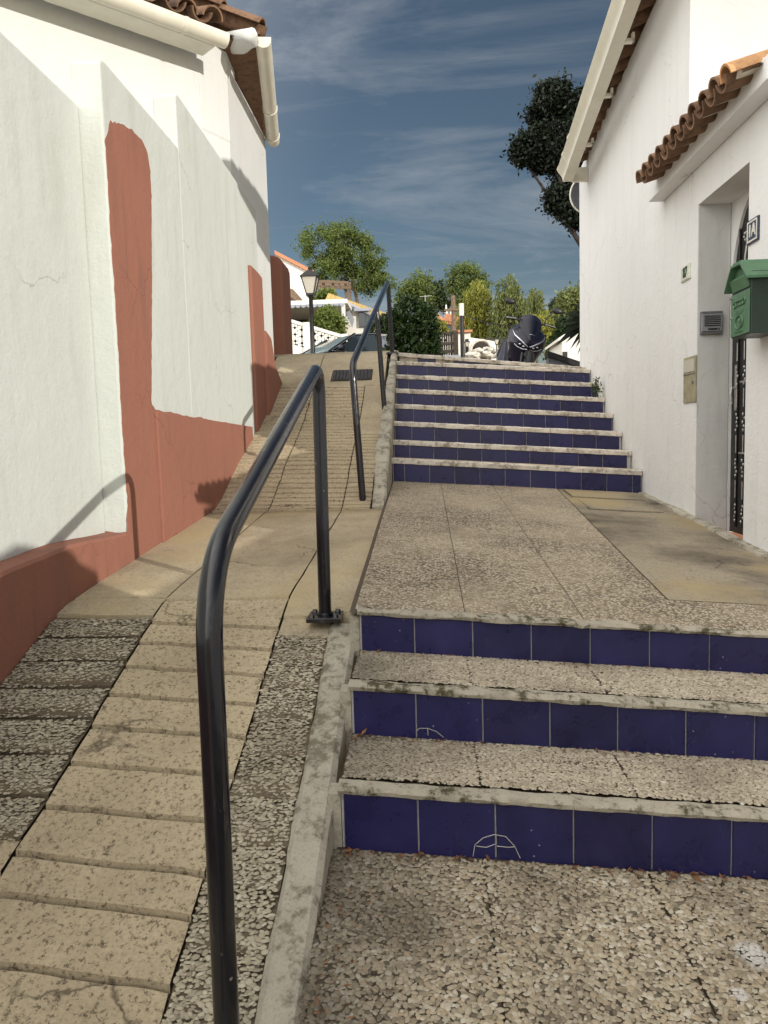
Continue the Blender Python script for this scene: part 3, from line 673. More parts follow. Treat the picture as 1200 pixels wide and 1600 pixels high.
# ------------------------------------------------------------------ left house
lh = thing('white_house', (-2.4, 6.8, 0), 'white house at upper left with cream gutters and barrel tiled roof', 'house')
Fc = Vector((-1.665, 6.12, 0)); G = Vector((-1.515, 6.42, 0)); H = Vector((-1.505, 7.90, 0)); ud = Vector((-.70, -.714, 0)); Fl = Fc+ud*3.6
wb = MB(); pl = [Fl, Fc, G, H, H+Vector((-3.5, 0, 0)), Fl+Vector((-2, 2.5, 0))]
wb.prism([(q.x, q.y, -.9) for q in pl], (0, 0, 3.92)); wb.build('wall', 'white', lh, bevel=.012)
g0 = at(352, 62, Y=5.96); gd = Vector((-.70, -.714, .0)); nrm_f = Vector((.714, -.70, 0))
def gutter(mb, a, b, r, up=Vector((0, 0, 1)), cap=True, seg=10):
    a, b = Vector(a), Vector(b); ax = (b-a).normalized(); sd = ax.cross(up).normalized(); u = sd.cross(ax); rows = []
    for c in (a, b):
        ring = [c+sd*(math.cos(math.pi+math.pi*k/seg)*r)+u*(math.sin(math.pi+math.pi*k/seg)*r) for k in range(seg+1)]
        ring = [ring[0]+u*r*.35]+ring+[ring[-1]+u*r*.35]
        rr = r*.9
        ring2 = [c+sd*(math.cos(math.pi+math.pi*k/seg)*rr)+u*(math.sin(math.pi+math.pi*k/seg)*rr) for k in range(seg+1)]
        ring2 = [ring2[0]+u*r*.35]+ring2+[ring2[-1]+u*r*.35]
        rows.append(ring+ring2[::-1])
    mb.grid(rows, 0, close=True); n = len(rows[0])
    for c, rw in ((a, rows[0]), (b, rows[1])):
        if cap:
            h = n//2; mb.add([p for p in rw[:h]], [tuple(range(h))])
        else: mb.add(rw, [(k, k+1, n-2-k, n-1-k) for k in range(n//2-1)])
    return mb
ga = g0; gb = g0+gd*3.2
gt = gutter(MB(), ga, gb, .062).build('gutter', 'gutter', lh, smooth=40)
for t in (.33, 1.6):
    c = ga+gd*t; b = MB(); gutter(b, c, c+gd*.03, .067, cap=False); b.build('bracket', 'gutter', gt, smooth=40)
# soffit board under the gutter and eave
so = MB(); c0 = g0+Vector((0, 0, .02)); so.obox(c0+gd*1.65-nrm_f*.12-Vector((0, 0, .045)), gd*1.58, nrm_f*.095, Vector((0, 0, .035))); so.build('eave_board', 'gutter', lh, bevel=.006)
upf = Vector((-.714, .70, .42)).normalized()
rt = MB(); tile_roof(rt, g0+gd*.12-nrm_f*.0+Vector((0, 0, .085)), g0+gd*2.6+Vector((0, 0, .085)), upf, .20, 4, .40, .085, .014)
rt.build('roof', 'terra', lh, smooth=50)
# side eave along the alley
s0 = at(411, 62, Y=6.25); s1 = at(427, 220, Y=7.9); sdv = (s1-s0).normalized()
gt2 = gutter(MB(), s0, s1, .062).build('gutter', 'gutter', lh, smooth=40)
for t in (.62, .93):
    c = s0.lerp(s1, t); b = MB(); gutter(b, c, c+sdv*.035, .068, cap=False); b.build('bracket', 'gutter', gt2, smooth=40)
up2 = Vector((-.85, .05, .42)).normalized()
rt = MB(); tile_roof(rt, s0+sdv*.05+Vector((-.02, 0, .10)), s1+Vector((-.02, 0, .10)), up2, .20, 3, .40, .085, .014)
rt.build('roof', 'terra', lh, smooth=50)
ev = MB(); rows = []
for t in (0, 1):
    c = s0.lerp(s1, t); rows.append([(c.x-.03, c.y+.03, c.z+.06), (-1.53, c.y+.03, c.z+.01), (-1.53, c.y+.03, c.z+.04), (c.x-.03, c.y+.03, c.z+.08)])
ev.grid(rows, 0, close=True); ev.add(rows[0], [(0,1,2,3)]); ev.add(rows[1], [(3,2,1,0)]); ev.build('eave_board', 'terra', lh)
mo = MB(); c = at(386, 40, Y=5.9); mo.tube([tuple(c+Vector((.0, .26, .02))), tuple(c+Vector((-.05, .32, .07))), tuple(c+Vector((-.13, .42, .11))), tuple(c+Vector((-.30, .62, .19))), tuple(c+Vector((-.55, .95, .29)))], [.04, .065, .08, .08, .08], 20); mo.v = [tuple(Vector(v)+Vector([(.03*mnoise.noise(Vector(v)*9+Vector((k*7.1, 0, 0)))+.012*mnoise.noise(Vector(v)*25+Vector((k*3.1, 0, 0)))) for k in range(3)])) for v in mo.v]; mo.build('hip_mortar', 'white', lh, smooth=180)
# corner return that carries the hip
cr = MB(); q = at(366, 110, Y=6.25)
cr.prism([(Fc.x+.004, Fc.y-.004, 2.4), (G.x+.004, G.y-.004, 2.4), (G.x-.0, G.y+.3, 2.4), (Fc.x-.2, Fc.y+.3, 2.4)], (0, 0, .80)); cr.build('corner_pier', 'white', lh, bevel=.02)
rd = MB(); rd.tube([at(381, 68, X=-1.49), at(417, 205, X=-1.49)], .012, 8); rd.build('cable_duct', 'grey', lh)
# hidden roof deck behind the tile courses
dk = MB(); e = Vector((0, 0, 3.03))
dk.add([(-1.40, 6.25, 3.14), (-1.50, 7.95, 3.04), (-3.2, 7.9, 3.75), (-3.2, 7.2, 3.75), (-4.6, 4.0, 3.03), (-5.4, 6.2, 3.75)], [(0, 1, 2, 3), (0, 3, 5, 4)]); dk.build('roof_deck', 'terra', lh)

# ------------------------------------------------------------------ red end pillar beyond the left house
rp = MB(); pts = [(-2.3, .5), (-1.50, .5), (-1.50, 1.90), (-1.515, 1.955), (-1.55, 1.995), (-1.61, 2.01), (-1.9, 2.03), (-2.3, 2.03)]
rp.prism([(x, 8.55, z) for x, z in pts], (0, .50, 0))
tag(rp.build('pillar', 'red', bevel=.03), 'thick red wall end with rounded top beyond the white house corner', 'pillar')

# ------------------------------------------------------------------ right house
rh = thing('white_house', (3.5, 6.8, -.6), 'tall white house on the right with boxy cream gutter along its eave', 'house')
WX = 1.72
hb = MB(); hb.prism([(WX, y, z) for y, z in [(5.168, -1.4), (8.60, -1.0), (8.60, 2.76), (5.168, 3.10)]], (4.2, 0, 0)); hb.build('wall', 'white_right', rh)
# ogee gutter swept from the far corner up towards the viewer
e1 = at(873, 284, X=1.42)+Vector((.04, 0, .0)); e0 = at(968, 0, X=1.355)+Vector((.05, 0, .02)); ed = (e0-e1).normalized(); e0 = e1+ed*4.4
prof = [(0, 0), (.075, 0), (.085, .012), (.085, .10), (.02, .128), (-.035, .13), (-.045, .105), (-.03, .075), (-.012, .05), (0, .02)]
prof = [(x*1.25, z*1.1) for x, z in prof]
def sweep(mb, a, b, prof, mi=0, k=1.0, c=(0.03, .06)):
    rows = [[(q.x+c[0]+(x-c[0])*k, q.y, q.z+c[1]+(z-c[1])*k) for x, z in prof] for q in (a, b)]
    mb.grid(rows, mi, close=True); n = len(prof); mb.add(rows[0], [tuple(range(n))]); mb.add(rows[1], [tuple(range(n))[::-1]]); return mb
gtr = sweep(MB(), e1, e0, prof).build('gutter', 'gutter', rh, smooth=30)
for t, l in ((.0, .012), (.30, .012), (.62, .02)):
    sweep(MB(), e1+ed*t, e1+ed*(t+l), prof, k=1.06).build('joint', 'gutter', gtr, smooth=30)
for t in (.70, 1.5, 2.2, 2.9, 3.6):
    c = e1+ed*t; b = MB(); b.box(c.x+.09, c.x+.17, c.y-.02, c.y+.02, c.z+.0, c.z+.03); b.box(c.x+.15, c.x+.17, c.y-.02, c.y+.02, c.z+.0, c.z+.07); b.build('bracket', 'gutter', gtr, bevel=.006)
b = MB(); b.box(e1.x+.10, WX, e1.y+.02, e1.y+.06, e1.z+.0, e1.z+.14); b.build('eave_end', 'gutter', rh, bevel=.008)
rt = MB(); tile_roof(rt, e1+Vector((.13, .0, .26)), e0+Vector((.13, 0, .26)), Vector((.9, 0, .36)), .19, 4, .40, .085, .01); 
for i in range(24):
    c = e1+ed*(i*.19)+Vector((.05, .06, .225)); barrel(rt, c, (1, 0, .35), (0, 0, 1), .45, .075, .065, conv=False)
rt.build('roof', 'terra', rh, smooth=50)
dk = MB(); a_, b_ = e1+Vector((.10, .06, .27)), e0+Vector((.10, 0, .27)); dk.add([a_, b_, b_+Vector((2.8, 0, 1.05)), a_+Vector((2.8, 0, 1.05))], [(0, 1, 2, 3)]); dk.build('roof_deck', 'terra', rh)
dk = MB(); dk.prism([(WX, 5.168, 3.102), (5.9, 5.168, 3.102), (4.3, 5.168, 3.9)], (0, .3, 0)); dk.build('gable', 'white_right', rh)

dish = thing('satellite_dish', (1.80, 8.72, 2.2), 'grey satellite dish with white rim at the far corner of the tall house', 'satellite dish')
c = at(921, 304, Y=8.75)
d = MB(); rows = []
for k in range(7):
    r = .205*k/6; rows.append([(c.x+.05-.05*(k/6)**2+.0, c.y+math.cos(2*math.pi*i/28)*r*.35+math.sin(2*math.pi*i/28)*0, c.z+math.sin(2*math.pi*i/28)*r) if False else (c.x+math.cos(2*math.pi*i/28)*r, c.y+.06-.06*(k/6)**2, c.z+math.sin(2*math.pi*i/28)*r) for i in range(28)])
d.grid(rows, 0, close=True); d.build('reflector', 'grey', dish, smooth=180)
d = MB(); d.tube([(c.x+math.cos(2*math.pi*i/40)*.207, c.y, c.z+math.sin(2*math.pi*i/40)*.207) for i in range(41)], .010, 8); d.build('rim', 'cream', dish, smooth=60)
d = MB(); d.tube([(c.x, c.y+.06, c.z), (c.x+.02, c.y+.12, c.z-.1), (1.80, 8.605, c.z-.16)], .015, 8); d.build('arm', 'grey', dish)

# ------------------------------------------------------------------ gateway with tiled canopy
gy0, gy1, gzt = 4.235, 4.985, 1.366
po = thing('gateway', (1.85, 4.4, -.7), 'white gateway wall with small tiled canopy over a recessed arched iron door', 'gateway')
w = MB(); yz_prism(w, [(3.66, -1.5), (gy0, -1.5), (gy0, gzt), (gy1, gzt), (gy1, -1.5), (5.166, -1.5), (5.166, 1.80), (3.66, 1.80)], WX, 1.918); w.build('wall', 'white_right', po)
far = MB(); far.box(WX+.004, 1.917, gy1-.003, gy1+.003, -.66, gzt-.002); far.build('jamb', 'jamb', po)
ac = 4.981-.36
arch = [(ac+.36*math.cos(t), .742+.62*math.sin(t)) for t in [math.pi*i/24 for i in range(25)]]
w = MB(); yz_prism(w, [(5.166, -1.5), (5.166, 1.80), (3.66, 1.80), (3.66, -1.5), (ac-.36, -1.5)]+arch[::-1]+[(ac+.36, -1.5)], 1.921, 2.03); w.build('inner_wall', 'white_right', po, smooth=30)
dr = MB(); dr.box(1.938, 1.955, ac-.37, ac+.37, -.66, 1.40); door = dr.build('door', 'iron', po)
for yy in (ac-.30, ac-.18, ac-.06, ac+.06, ac+.15, ac+.255):
    kb = MB(); kb.tube([(1.932, yy, -.62), (1.932, yy, 1.25)], .006, 6)
    z = -.58
    while z < .80:
        for q in range(5): kb.blob((1.928+.003*(q % 2), yy+random.uniform(-.012, .012), z+q*.024), (.007, .010, .012), .2, 1, 1)
        kb.tube([(1.928, yy, z+.14), (1.928, yy, z+.25)], .0045, 5, 1); z += .28
    kb.build('grille_bar', ['iron', 'silver'], door, smooth=60)
for z in (-.16, .27):
    kb = MB(); kb.tube([(1.926, ac-.33, z), (1.926, ac+.20, z)], .006, 8); kb.build('grille_bar', 'silver', door)
sc = MB()
for (y0, z0, y1, z1) in ((ac+.20, .86, ac+.02, .80), (ac+.14, 1.10, ac-.02, .93), (ac+.17, .90, ac+.14, 1.08)): sc.tube([(1.93, y0, z0), (1.925, (y0+y1)/2, (z0+z1)/2+.01), (1.93, y1, z1)], .008, 8)
for (yy, zz) in ((ac+.22, .87), (ac+.16, 1.12), (ac+.06, 1.22)):
    for q in range(6): sc.blob((1.928, yy+.022*math.cos(q), zz+.022*math.sin(q)), (.008, .011, .011), .1, 1)
sc.build('scrollwork', 'silver', door, smooth=60)
hd = MB(); hd.box(1.930, 1.937, ac+.262, ac+.300, .10, .38); hd.tube([(1.932, ac+.28, .24), (1.905, ac+.28, .24), (1.900, ac+.28, .20), (1.905, ac+.28, .14)], .009, 8); hd.build('handle', 'silver', door, bevel=.002)
ts = MB(); ts.box(1.735, 2.02, gy0-.02, gy1-.004, -.75, -.668); ts.build('threshold', 'redtile', po, bevel=.004)
ts = MB()
rough_bar(ts, 0, 1, [(0, 0), (0, .05), (.06, .055), (.06, 0)], 20, .006, 3)
ts2 = MB(); ts2.v = [(1.655+v[1]*1.1, lerp(4.1, 5.05, v[0]), -.735+v[2]+.066*v[0]) for v in ts.v]; ts2.f = ts.f; ts2.mi = ts.mi
ts2.build('sill', 'kerb', po, smooth=40)
# cornice and canopy tiles
cn = MB(); yz_prism(cn, [(3.80, 1.59), (5.68, 1.588), (5.68, 1.70), (3.80, 1.70)], 1.615, WX-.002); cn.build('cornice', 'white_right', po, bevel=.006)
tr = MB(); pit = .149; ny = 11
for i in range(ny):
    y = 5.41-i*pit; j = lambda: random.uniform(-.004, .004)
    o = Vector((1.475+j(), y+j(), 1.655+j())); a = (1, 0, .30)
    mi = 1 if i == ny-1 else 0  # end column takes the tile colour with sunlight painted in
    for k in range(3): barrel(tr, o+Vector((.31*k, 0, .093*k+.004*k)), a, (0, 0, 1), .36, .066, .056, .011, True, 10, mi)
    if i < ny-1:
        for k in range(3): barrel(tr, o+Vector((.31*k-.0, -pit/2, .093*k+.022)), a, (0, 0, 1), .36, .064, .054, .011, False, 10, 0)
    m_ = MB()
tr.build('canopy_tiles', ['terra', 'terra_sunlit'], po, smooth=50)
mt_ = MB()
for i in range(ny):
    y = 5.41-i*pit
    mt_.obox((1.60, y, 1.690), (.07, 0, .021), (0, .040, 0), (0, 0, .016))
mt_.box(1.617, 2.2, 3.86, 5.50, 1.702, 1.712); mt_.build('canopy_mortar', 'terra_w', po, bevel=.01)
br = MB(); br.obox((1.74, 3.865, 1.63), (.035, 0, 0), (0, .03, 0), (0, 0, .075)); br.build('corner_block', 'white', po, bevel=.015)
# roof slope behind, so that the canopy is a real little roof
rs = MB(); rs.add([(1.53, 3.84, 1.655), (1.53, 5.48, 1.655), (2.35, 5.48, 1.90), (2.35, 3.84, 1.90), (1.75, 3.84, 1.64), (1.75, 5.48, 1.64)], [(0, 1, 2, 3)]); rs.build('canopy_deck', 'terra', po)

# ---- patio wall towards the viewer, tile coping on its upper stretch
pa = thing('patio_wall', (1.85, 2, -1.2), 'white patio wall with whitewashed tile coping running on from the gateway', 'wall')
w = MB(); yz_prism(w, [(2.02, -1.6), (3.656, -1.5), (3.656, .74), (2.02, .74)], WX+.003, 1.92); w.build('wall', 'white_right', pa, bevel=.012)
tr = MB()
for i in range(11):
    y = 3.60-i*.149; o = Vector((1.585, y, .775))
    barrel(tr, o, (1, 0, .22), (0, 0, 1), .42, .074, .064, .013, True, 10, 0)
    barrel(tr, o+Vector((0, -.0745, .03)), (1, 0, .22), (0, 0, 1), .42, .070, .06, .011, False, 10, 0)
tr.build('coping_tiles', ['terra_w'], pa, smooth=50)
w = MB(); yz_prism(w, [(.242, -1.6), (2.018, -1.6), (2.018, .45), (.242, .45)], WX+.003, 1.92); w.build('low_wall', 'white_right', pa, bevel=.012)
w = MB(); yz_prism(w, [(-4, -2.2), (.24, -1.6), (.24, .70), (.10, .73), (.02, .82), (-.12, .85), (-.28, .82), (-.36, .73), (-4, .71)], WX+.003, 1.95); w.build('end_wall', 'white_right', pa, bevel=.02)

# ------------------------------------------------------------------ things on the right-hand wall
def letters(txt, size, depth, mat, parent, loc, rot, sx=1.0, bold=0.0):
    cu = bpy.data.curves.new('lettering', 'FONT'); cu.body = txt; cu.size = size; cu.extrude = depth; cu.align_x = 'CENTER'; cu.align_y = 'CENTER'; cu.offset = bold
    t = bpy.data.objects.new('tmp', cu); COL.objects.link(t)
    me = bpy.data.meshes.new_from_object(t.evaluated_get(bpy.context.evaluated_depsgraph_get()))
    bpy.data.objects.remove(t); me.name = 'lettering'; me.materials.clear(); me.materials.append(M[mat])
    o = bpy.data.objects.new('lettering', me); COL.objects.link(o); o.parent = parent
    o.location = Vector(loc)+Vector((0, 0, ZC))-wloc(parent); o.rotation_euler = rot; o.scale = (sx, 1, 1); return o
RW = (R(90), 0, R(-90))                         # lettering on a wall that faces -X
def num_sign(txt, pa_, pb_, mats, label, size):
    a, b = at(*pa_, X=WX), at(*pb_, X=WX); cy, cz = (a.y+b.y)/2, (a.z+b.z)/2; hy, hz = abs(a.y-b.y)/2, abs(a.z-b.z)/2
    th = thing('house_number_tile', (WX, cy, cz-hz), label, 'house number')
    m = MB(); m.box(WX-.010, WX+.001, cy-hy, cy+hy, cz-hz, cz+hz); m.build('tile', mats[0], th, bevel=.003)
    f = MB(); e = .012; iy, iz = hy*.86, hz*.86
    for (y0, y1, z0, z1) in ((-iy, iy, iz-.008, iz), (-iy, iy, -iz, -iz+.008), (-iy, -iy+.008, -iz+.008, iz-.008), (iy-.008, iy, -iz+.008, iz-.008)): f.box(WX-.0125, WX-.0095, cy+y0, cy+y1, cz+z0, cz+z1)
    f.build('border', mats[1], th)
    letters(txt, size, .002, mats[2], th, (WX-.0115, cy, cz), RW, .85, .0012)
num_sign('1A', (1170, 347), (1187, 374), ('navy', 'cream', 'cream'), 'dark blue house number tile reading 1A above the mailbox', .088)
num_sign('87', (1066, 419), (1080, 434), ('cream_green', 'cream', 'darkgreen'), 'small pale house number tile reading 87 left of the gateway recess', .092)

ic = thing('intercom', (1.80, gy1-.01, .58), 'grey metal intercom panel with speaker slots in the door recess', 'intercom')
c = (at(1092, 488, Y=gy1), at(1127, 522, Y=gy1)); x0, x1, z0, z1 = c[0].x+.004, c[1].x-.004, c[1].z, c[0].z
m = MB(); m.box(x0, x1, gy1-.030, gy1-.004, z0, z1); m.build('housing', 'grey', ic, bevel=.003)
m = MB(); m.box(x0+.002, x1-.004, gy1-.036, gy1-.0305, z0+.016, z1-.016); fp = m.build('faceplate', 'alu', ic, bevel=.002)
m = MB()
for k in range(6): m.box(x0+.018, x1-.014, gy1-.0385, gy1-.0362, z1-.034-k*.0115, z1-.028-k*.0115)
m.build('speaker_slots', 'iron', fp)
m = MB(); m.box(x0+.04, x1-.02, gy1-.0385, gy1-.0362, z0+.024, z0+.034); m.tube([(x1-.03, gy1-.0365, z0+.029), (x1-.03, gy1-.042, z0+.029)], .004, 8, 1); m.build('button', ['iron', 'silver'], fp)

a, b = at(1070, 560, X=WX), at(1088, 628, X=WX)
mt = thing('meter_box', (WX, (a.y+b.y)/2, b.z), 'tall beige meter box with a small window on the white wall', 'meter box')
m = MB(); m.box(WX-.008, WX+.002, b.y, a.y, b.z, a.z); m.build('door', 'box', mt, bevel=.003)
m = MB(); h = (a.z-b.z); m.box(WX-.0115, WX-.0085, b.y+.02, a.y-.02, a.z-h*.33, a.z-h*.06); m.build('window', 'lampglass', mt)
m = MB(); m.box(WX-.0112, WX-.0085, b.y+.004, a.y-.004, a.z-h*.39, a.z-h*.375); m.box(WX-.016, WX-.0085, b.y+.03, b.y+.045, a.z-h*.60, a.z-h*.55); m.build('lock', 'grey', mt)

# mailbox
my0, my1, mx0, mz0, mz1 = 3.842, 4.072, 1.575, .445, .72
mbx = thing('mailbox', (1.65, 3.95, mz0), 'green enamel mailbox with pitched lid and embossed front on the white gate pillar', 'mailbox')
m = MB(); m.box(mx0+.004, WX-.001, my0, my1, mz0, mz1+.02); m.build('body', 'darkgreen', mbx, bevel=.003)  # body coloured darker than the front, as its shaded side
yc = (my0+my1)/2
m = MB(); o = .022; pts = [(my0-o, mz1-.005), (yc-.055, mz1+.075), (yc+.055, mz1+.075), (my1+o, mz1-.035), (my1+o, mz1-.045), (yc+.055, mz1+.062), (yc-.055, mz1+.062), (my0-o, mz1-.018)]
m.prism([(mx0-.03, y, z) for y, z in pts], (WX-mx0+.028, 0, 0)); m.prism([(mx0-.022, y, z+.012) for y, z in [(my0+.03, mz1+.03), (yc-.05, mz1+.072), (yc+.05, mz1+.072), (yc+.05, mz1+.064), (yc-.05, mz1+.064), (my0+.03, mz1+.022)]], (.14, 0, 0)); m.build('lid', 'green', mbx, bevel=.002)
m = MB(); yz_prism(m, [(my0+.002, mz1+.02), (yc-.05, mz1+.058), (yc+.05, mz1+.058), (my1-.002, mz1+.02)], mx0+.004, mx0+.05); m.build('gable', 'green', mbx)
m = MB(); m.obox((mx0-.004, yc, mz1-.018), (.005, 0, .006), (0, .098, 0), (-.008, 0, .027)); m.build('slot_flap', 'green', mbx, bevel=.002)
m = MB(); m.box(mx0-.004, mx0+.003, my0+.006, my1-.006, mz0+.006, mz1-.062); fd = m.build('front_door', 'green', mbx, bevel=.003)
m = MB(); xx = mx0-.006
m.tube([(xx, yc-.05, mz1-.10), (xx, yc+.05, mz1-.10)], .006, 8); m.tube([(xx, yc-.055, mz1-.122), (xx, yc+.035, mz1-.122)], .005, 8)
for s_, zz in ((-1, mz1-.108), (1, mz1-.116)): m.tube([(xx, yc+s_*(.055+.014*math.cos(t)), zz+.014*math.sin(t)) for t in [i*.7 for i in range(10)]], .0045, 6)
for k in range(5): m.tube([(xx, yc-.04+.02*k, mz1-.168+.004*abs(k-2)), (xx, yc-.04+.02*k, mz1-.145)], .0045, 6)
m.tube([(xx, yc+.045*math.cos(t), mz1-.205+.032*math.sin(t)) for t in [2*math.pi*i/24 for i in range(25)]], .004, 6)
m.blob((xx, yc, mz1-.200), (.005, .013, .014), .05, 2); m.tube([(xx, yc-.004, mz1-.205), (xx, yc-.004, mz1-.226)], .006, 6)
for k in range(6): m.tube([(xx, yc-.045+.018*k, mz0+.022), (xx, yc-.04+.018*k, mz0+.034)], .004, 6)
m.build('emblem', 'green', fd, smooth=60)
m = MB(); m.tube([(mx0-.001, my1-.016, mz1-.075), (mx0-.016, my1-.016, mz1-.075)], .007, 10); m.build('lock', 'silver', fd)
m = MB(); m.tube([(mx0-.001, my1-.02, mz0+.10), (mx0-.014, my1-.02, mz0+.10)], .006, 10); m.build('lock', 'silver', fd)

# covers in the cement strip and ramp
def cover(x0, x1, y0, y1, zf, mat, label, cat, name, slots=0, xf=tl):
    th = thing(name, ((x0+x1)/2, (y0+y1)/2, zf(y0)-TILT*((x0+x1)/2+.25) if xf else zf(y0)), label, cat, None)
    m = MB(xf); fr = .012
    for a, b, c, d in ((x0-fr, x1+fr, y0-fr, y0-.003), (x0-fr, x1+fr, y1+.003, y1+fr), (x0-fr, x0-.003, y0-.003, y1+.003), (x1+.003, x1+fr, y0-.003, y1+.003)):
        m.add([(a, c, zf(c)+.001), (b, c, zf(c)+.001), (b, d, zf(d)+.001), (a, d, zf(d)+.001)], [(0,1,2,3)])
    m.build('frame', 'dirt', th)
    m = MB(xf)
    n = max(1, slots)
    for k in range(n):
        xa, xb = (lerp(x0, x1, k/n)+(.004 if slots else 0), lerp(x0, x1, (k+1)/n)-(.004 if slots else 0))
        vs = [(xa, y0, zf(y0)+.009), (xb, y0, zf(y0)+.009), (xb, y1, zf(y1)+.009), (xa, y1, zf(y1)+.009)]
        m.prism(vs, (0, 0, -.02))
    m.build('lid', mat, th, bevel=.002)
    if slots:
        m = MB(xf); m.add([(x0, y0, zf(y0)+.0015), (x1, y0, zf(y0)+.0015), (x1, y1, zf(y1)+.0015), (x0, y1, zf(y1)+.0015)], [(0,1,2,3)]); m.build('pit', 'iron', th)
    return th
cover(1.10, 1.58, 5.16, 5.60, z_land, 'cement_stain', 'larger cement inspection cover in the stained strip nearer the viewer', 'inspection cover', 'inspection_cover')
cover(1.09, 1.60, 5.72, 6.10, z_land, 'cement_stain', 'cement inspection cover right at the foot of the upper blue flight', 'inspection cover', 'inspection_cover')
zg = lambda y: z_ramp(y)+.006
cover(-.885, -.505, 7.56, 7.80, zg, 'grate', 'dark iron drain grate near the top of the ramp', 'drain grate', 'drain_grate', 11, None)

ft = MB(tl); rows = []
for i in range(91):
    y = lerp(2.63, 6.12, i/90); w_ = .040+.03*jn(y, 1, 1.6)+.006*jn(y, 2, 9); h_ = .016+.012*jn(y, 3, 2)
    rows.append([(1.725, y, z_land(y)-.02), (1.725, y, z_land(y)+h_), (1.712-w_*.35, y, z_land(y)+h_*.85), (1.712-w_, y, z_land(y)+.012), (1.712-w_-.012, y, z_land(y)-.02)])
ft.grid(rows); struct('footing', ft, 'kerb', 'rough cement fillet along the foot of the right white wall', 'footing', smooth=40)
fl = [o for o in bpy.data.objects if o.name.startswith('tiled_steps')]; low_steps = min(fl, key=lambda o: o.location.z)
for yy, paths in ((1.9085, [((739, 1338), (742, 1320), (755, 1309), (772, 1304), (790, 1307), (804, 1322), (813, 1341)), ((744, 1322), (760, 1324), (776, 1318), (775, 1304)), ((776, 1322), (795, 1324), (804, 1323))]),
                  (2.2435, [((650, 1143), (655, 1138), (668, 1138), (682, 1143), (693, 1152)), ((668, 1138), (669, 1149))])):
    for pth in paths:
        m = MB(); pts = [at(x, y, Y=yy) for x, y in pth]; m.tube([tuple(p) for p in pts], .0011, 6); m.build('crack', 'grout', low_steps, smooth=60)
for y, zb, zt in lower:
    m = MB(tl); m.box(-.272, -.2385, y+.002, y+.07, zb-.12, zt-.03); m.build('end_mortar', 'kerb', low_steps)

# dry leaves along the riser feet and in corners
lf = MB(tl)
def leaf(x, y, z, s):
    a = random.uniform(0, 6.28); d = Vector((math.cos(a), math.sin(a), random.uniform(-.2, .5)))*s; e_ = Vector((-math.sin(a), math.cos(a), random.uniform(-.2, .3)))*s*random.uniform(.25, .5); c = Vector((x, y, z+s*.25))
    lf.add([c-d, c+e_*.8, c+d, c-e_], [(0, 1, 2, 3)])
for k, (y, zb, zt_) in enumerate(lower):
    for i in range((110, 55, 45)[k]):
        cx = random.choice((.05, .55, .62, 1.0, 1.3, -.15)); x = min(1.68, max(-.22, random.gauss(cx, .12))); leaf(x, y-.012-abs(random.gauss(0, .018)), zb+.004, random.uniform(.005, .014))
for i in range(60): leaf(-.245+abs(random.gauss(0, .05)), random.uniform(1.2, 1.88), z_pave(1.7)+.004, random.uniform(.004, .010))
for (x, y, s) in ((.60, 1.86, .022), (.66, 1.865, .02), (-.03, 1.89, .02), (-.2, 2.23, .02), (1.45, 2.22, .014)): leaf(x, y, (z_pave(y) if y < 1.9 else -.895)+.012, s)
for i in range(40): leaf(random.uniform(.9, 1.65), 6.10+random.uniform(-.03, .04), z_land(6.1)+.004, random.uniform(.004, .009))
tag(lf.build('leaf_litter', 'litter', fix=False), 'dry brown leaf litter gathered at the foot of the steps', 'dry leaves', kind='stuff')
wd_ = MB()
def sprig(c, n, r, s, mb):
    for i in range(n):
        p = Vector(c)+Vector([random.gauss(0, r[k]) for k in range(3)]); d = Vector([random.gauss(0, 1) for _ in range(3)]).normalized()*s*random.uniform(.6, 1.3); e_ = d.cross(Vector([random.gauss(0, 1) for _ in range(3)])).normalized()*s*.5
        mb.add([p-d, p+e_, p+d, p-e_], [(0, 1, 2, 3)])
q = at(932, 606, Y=7.47); sprig(q, 160, (.025, .02, .045), .014, wd_)
tag(wd_.build('weed', 'weed', fix=False), 'green weed tuft at the right end of the second highest blue step', 'weed')
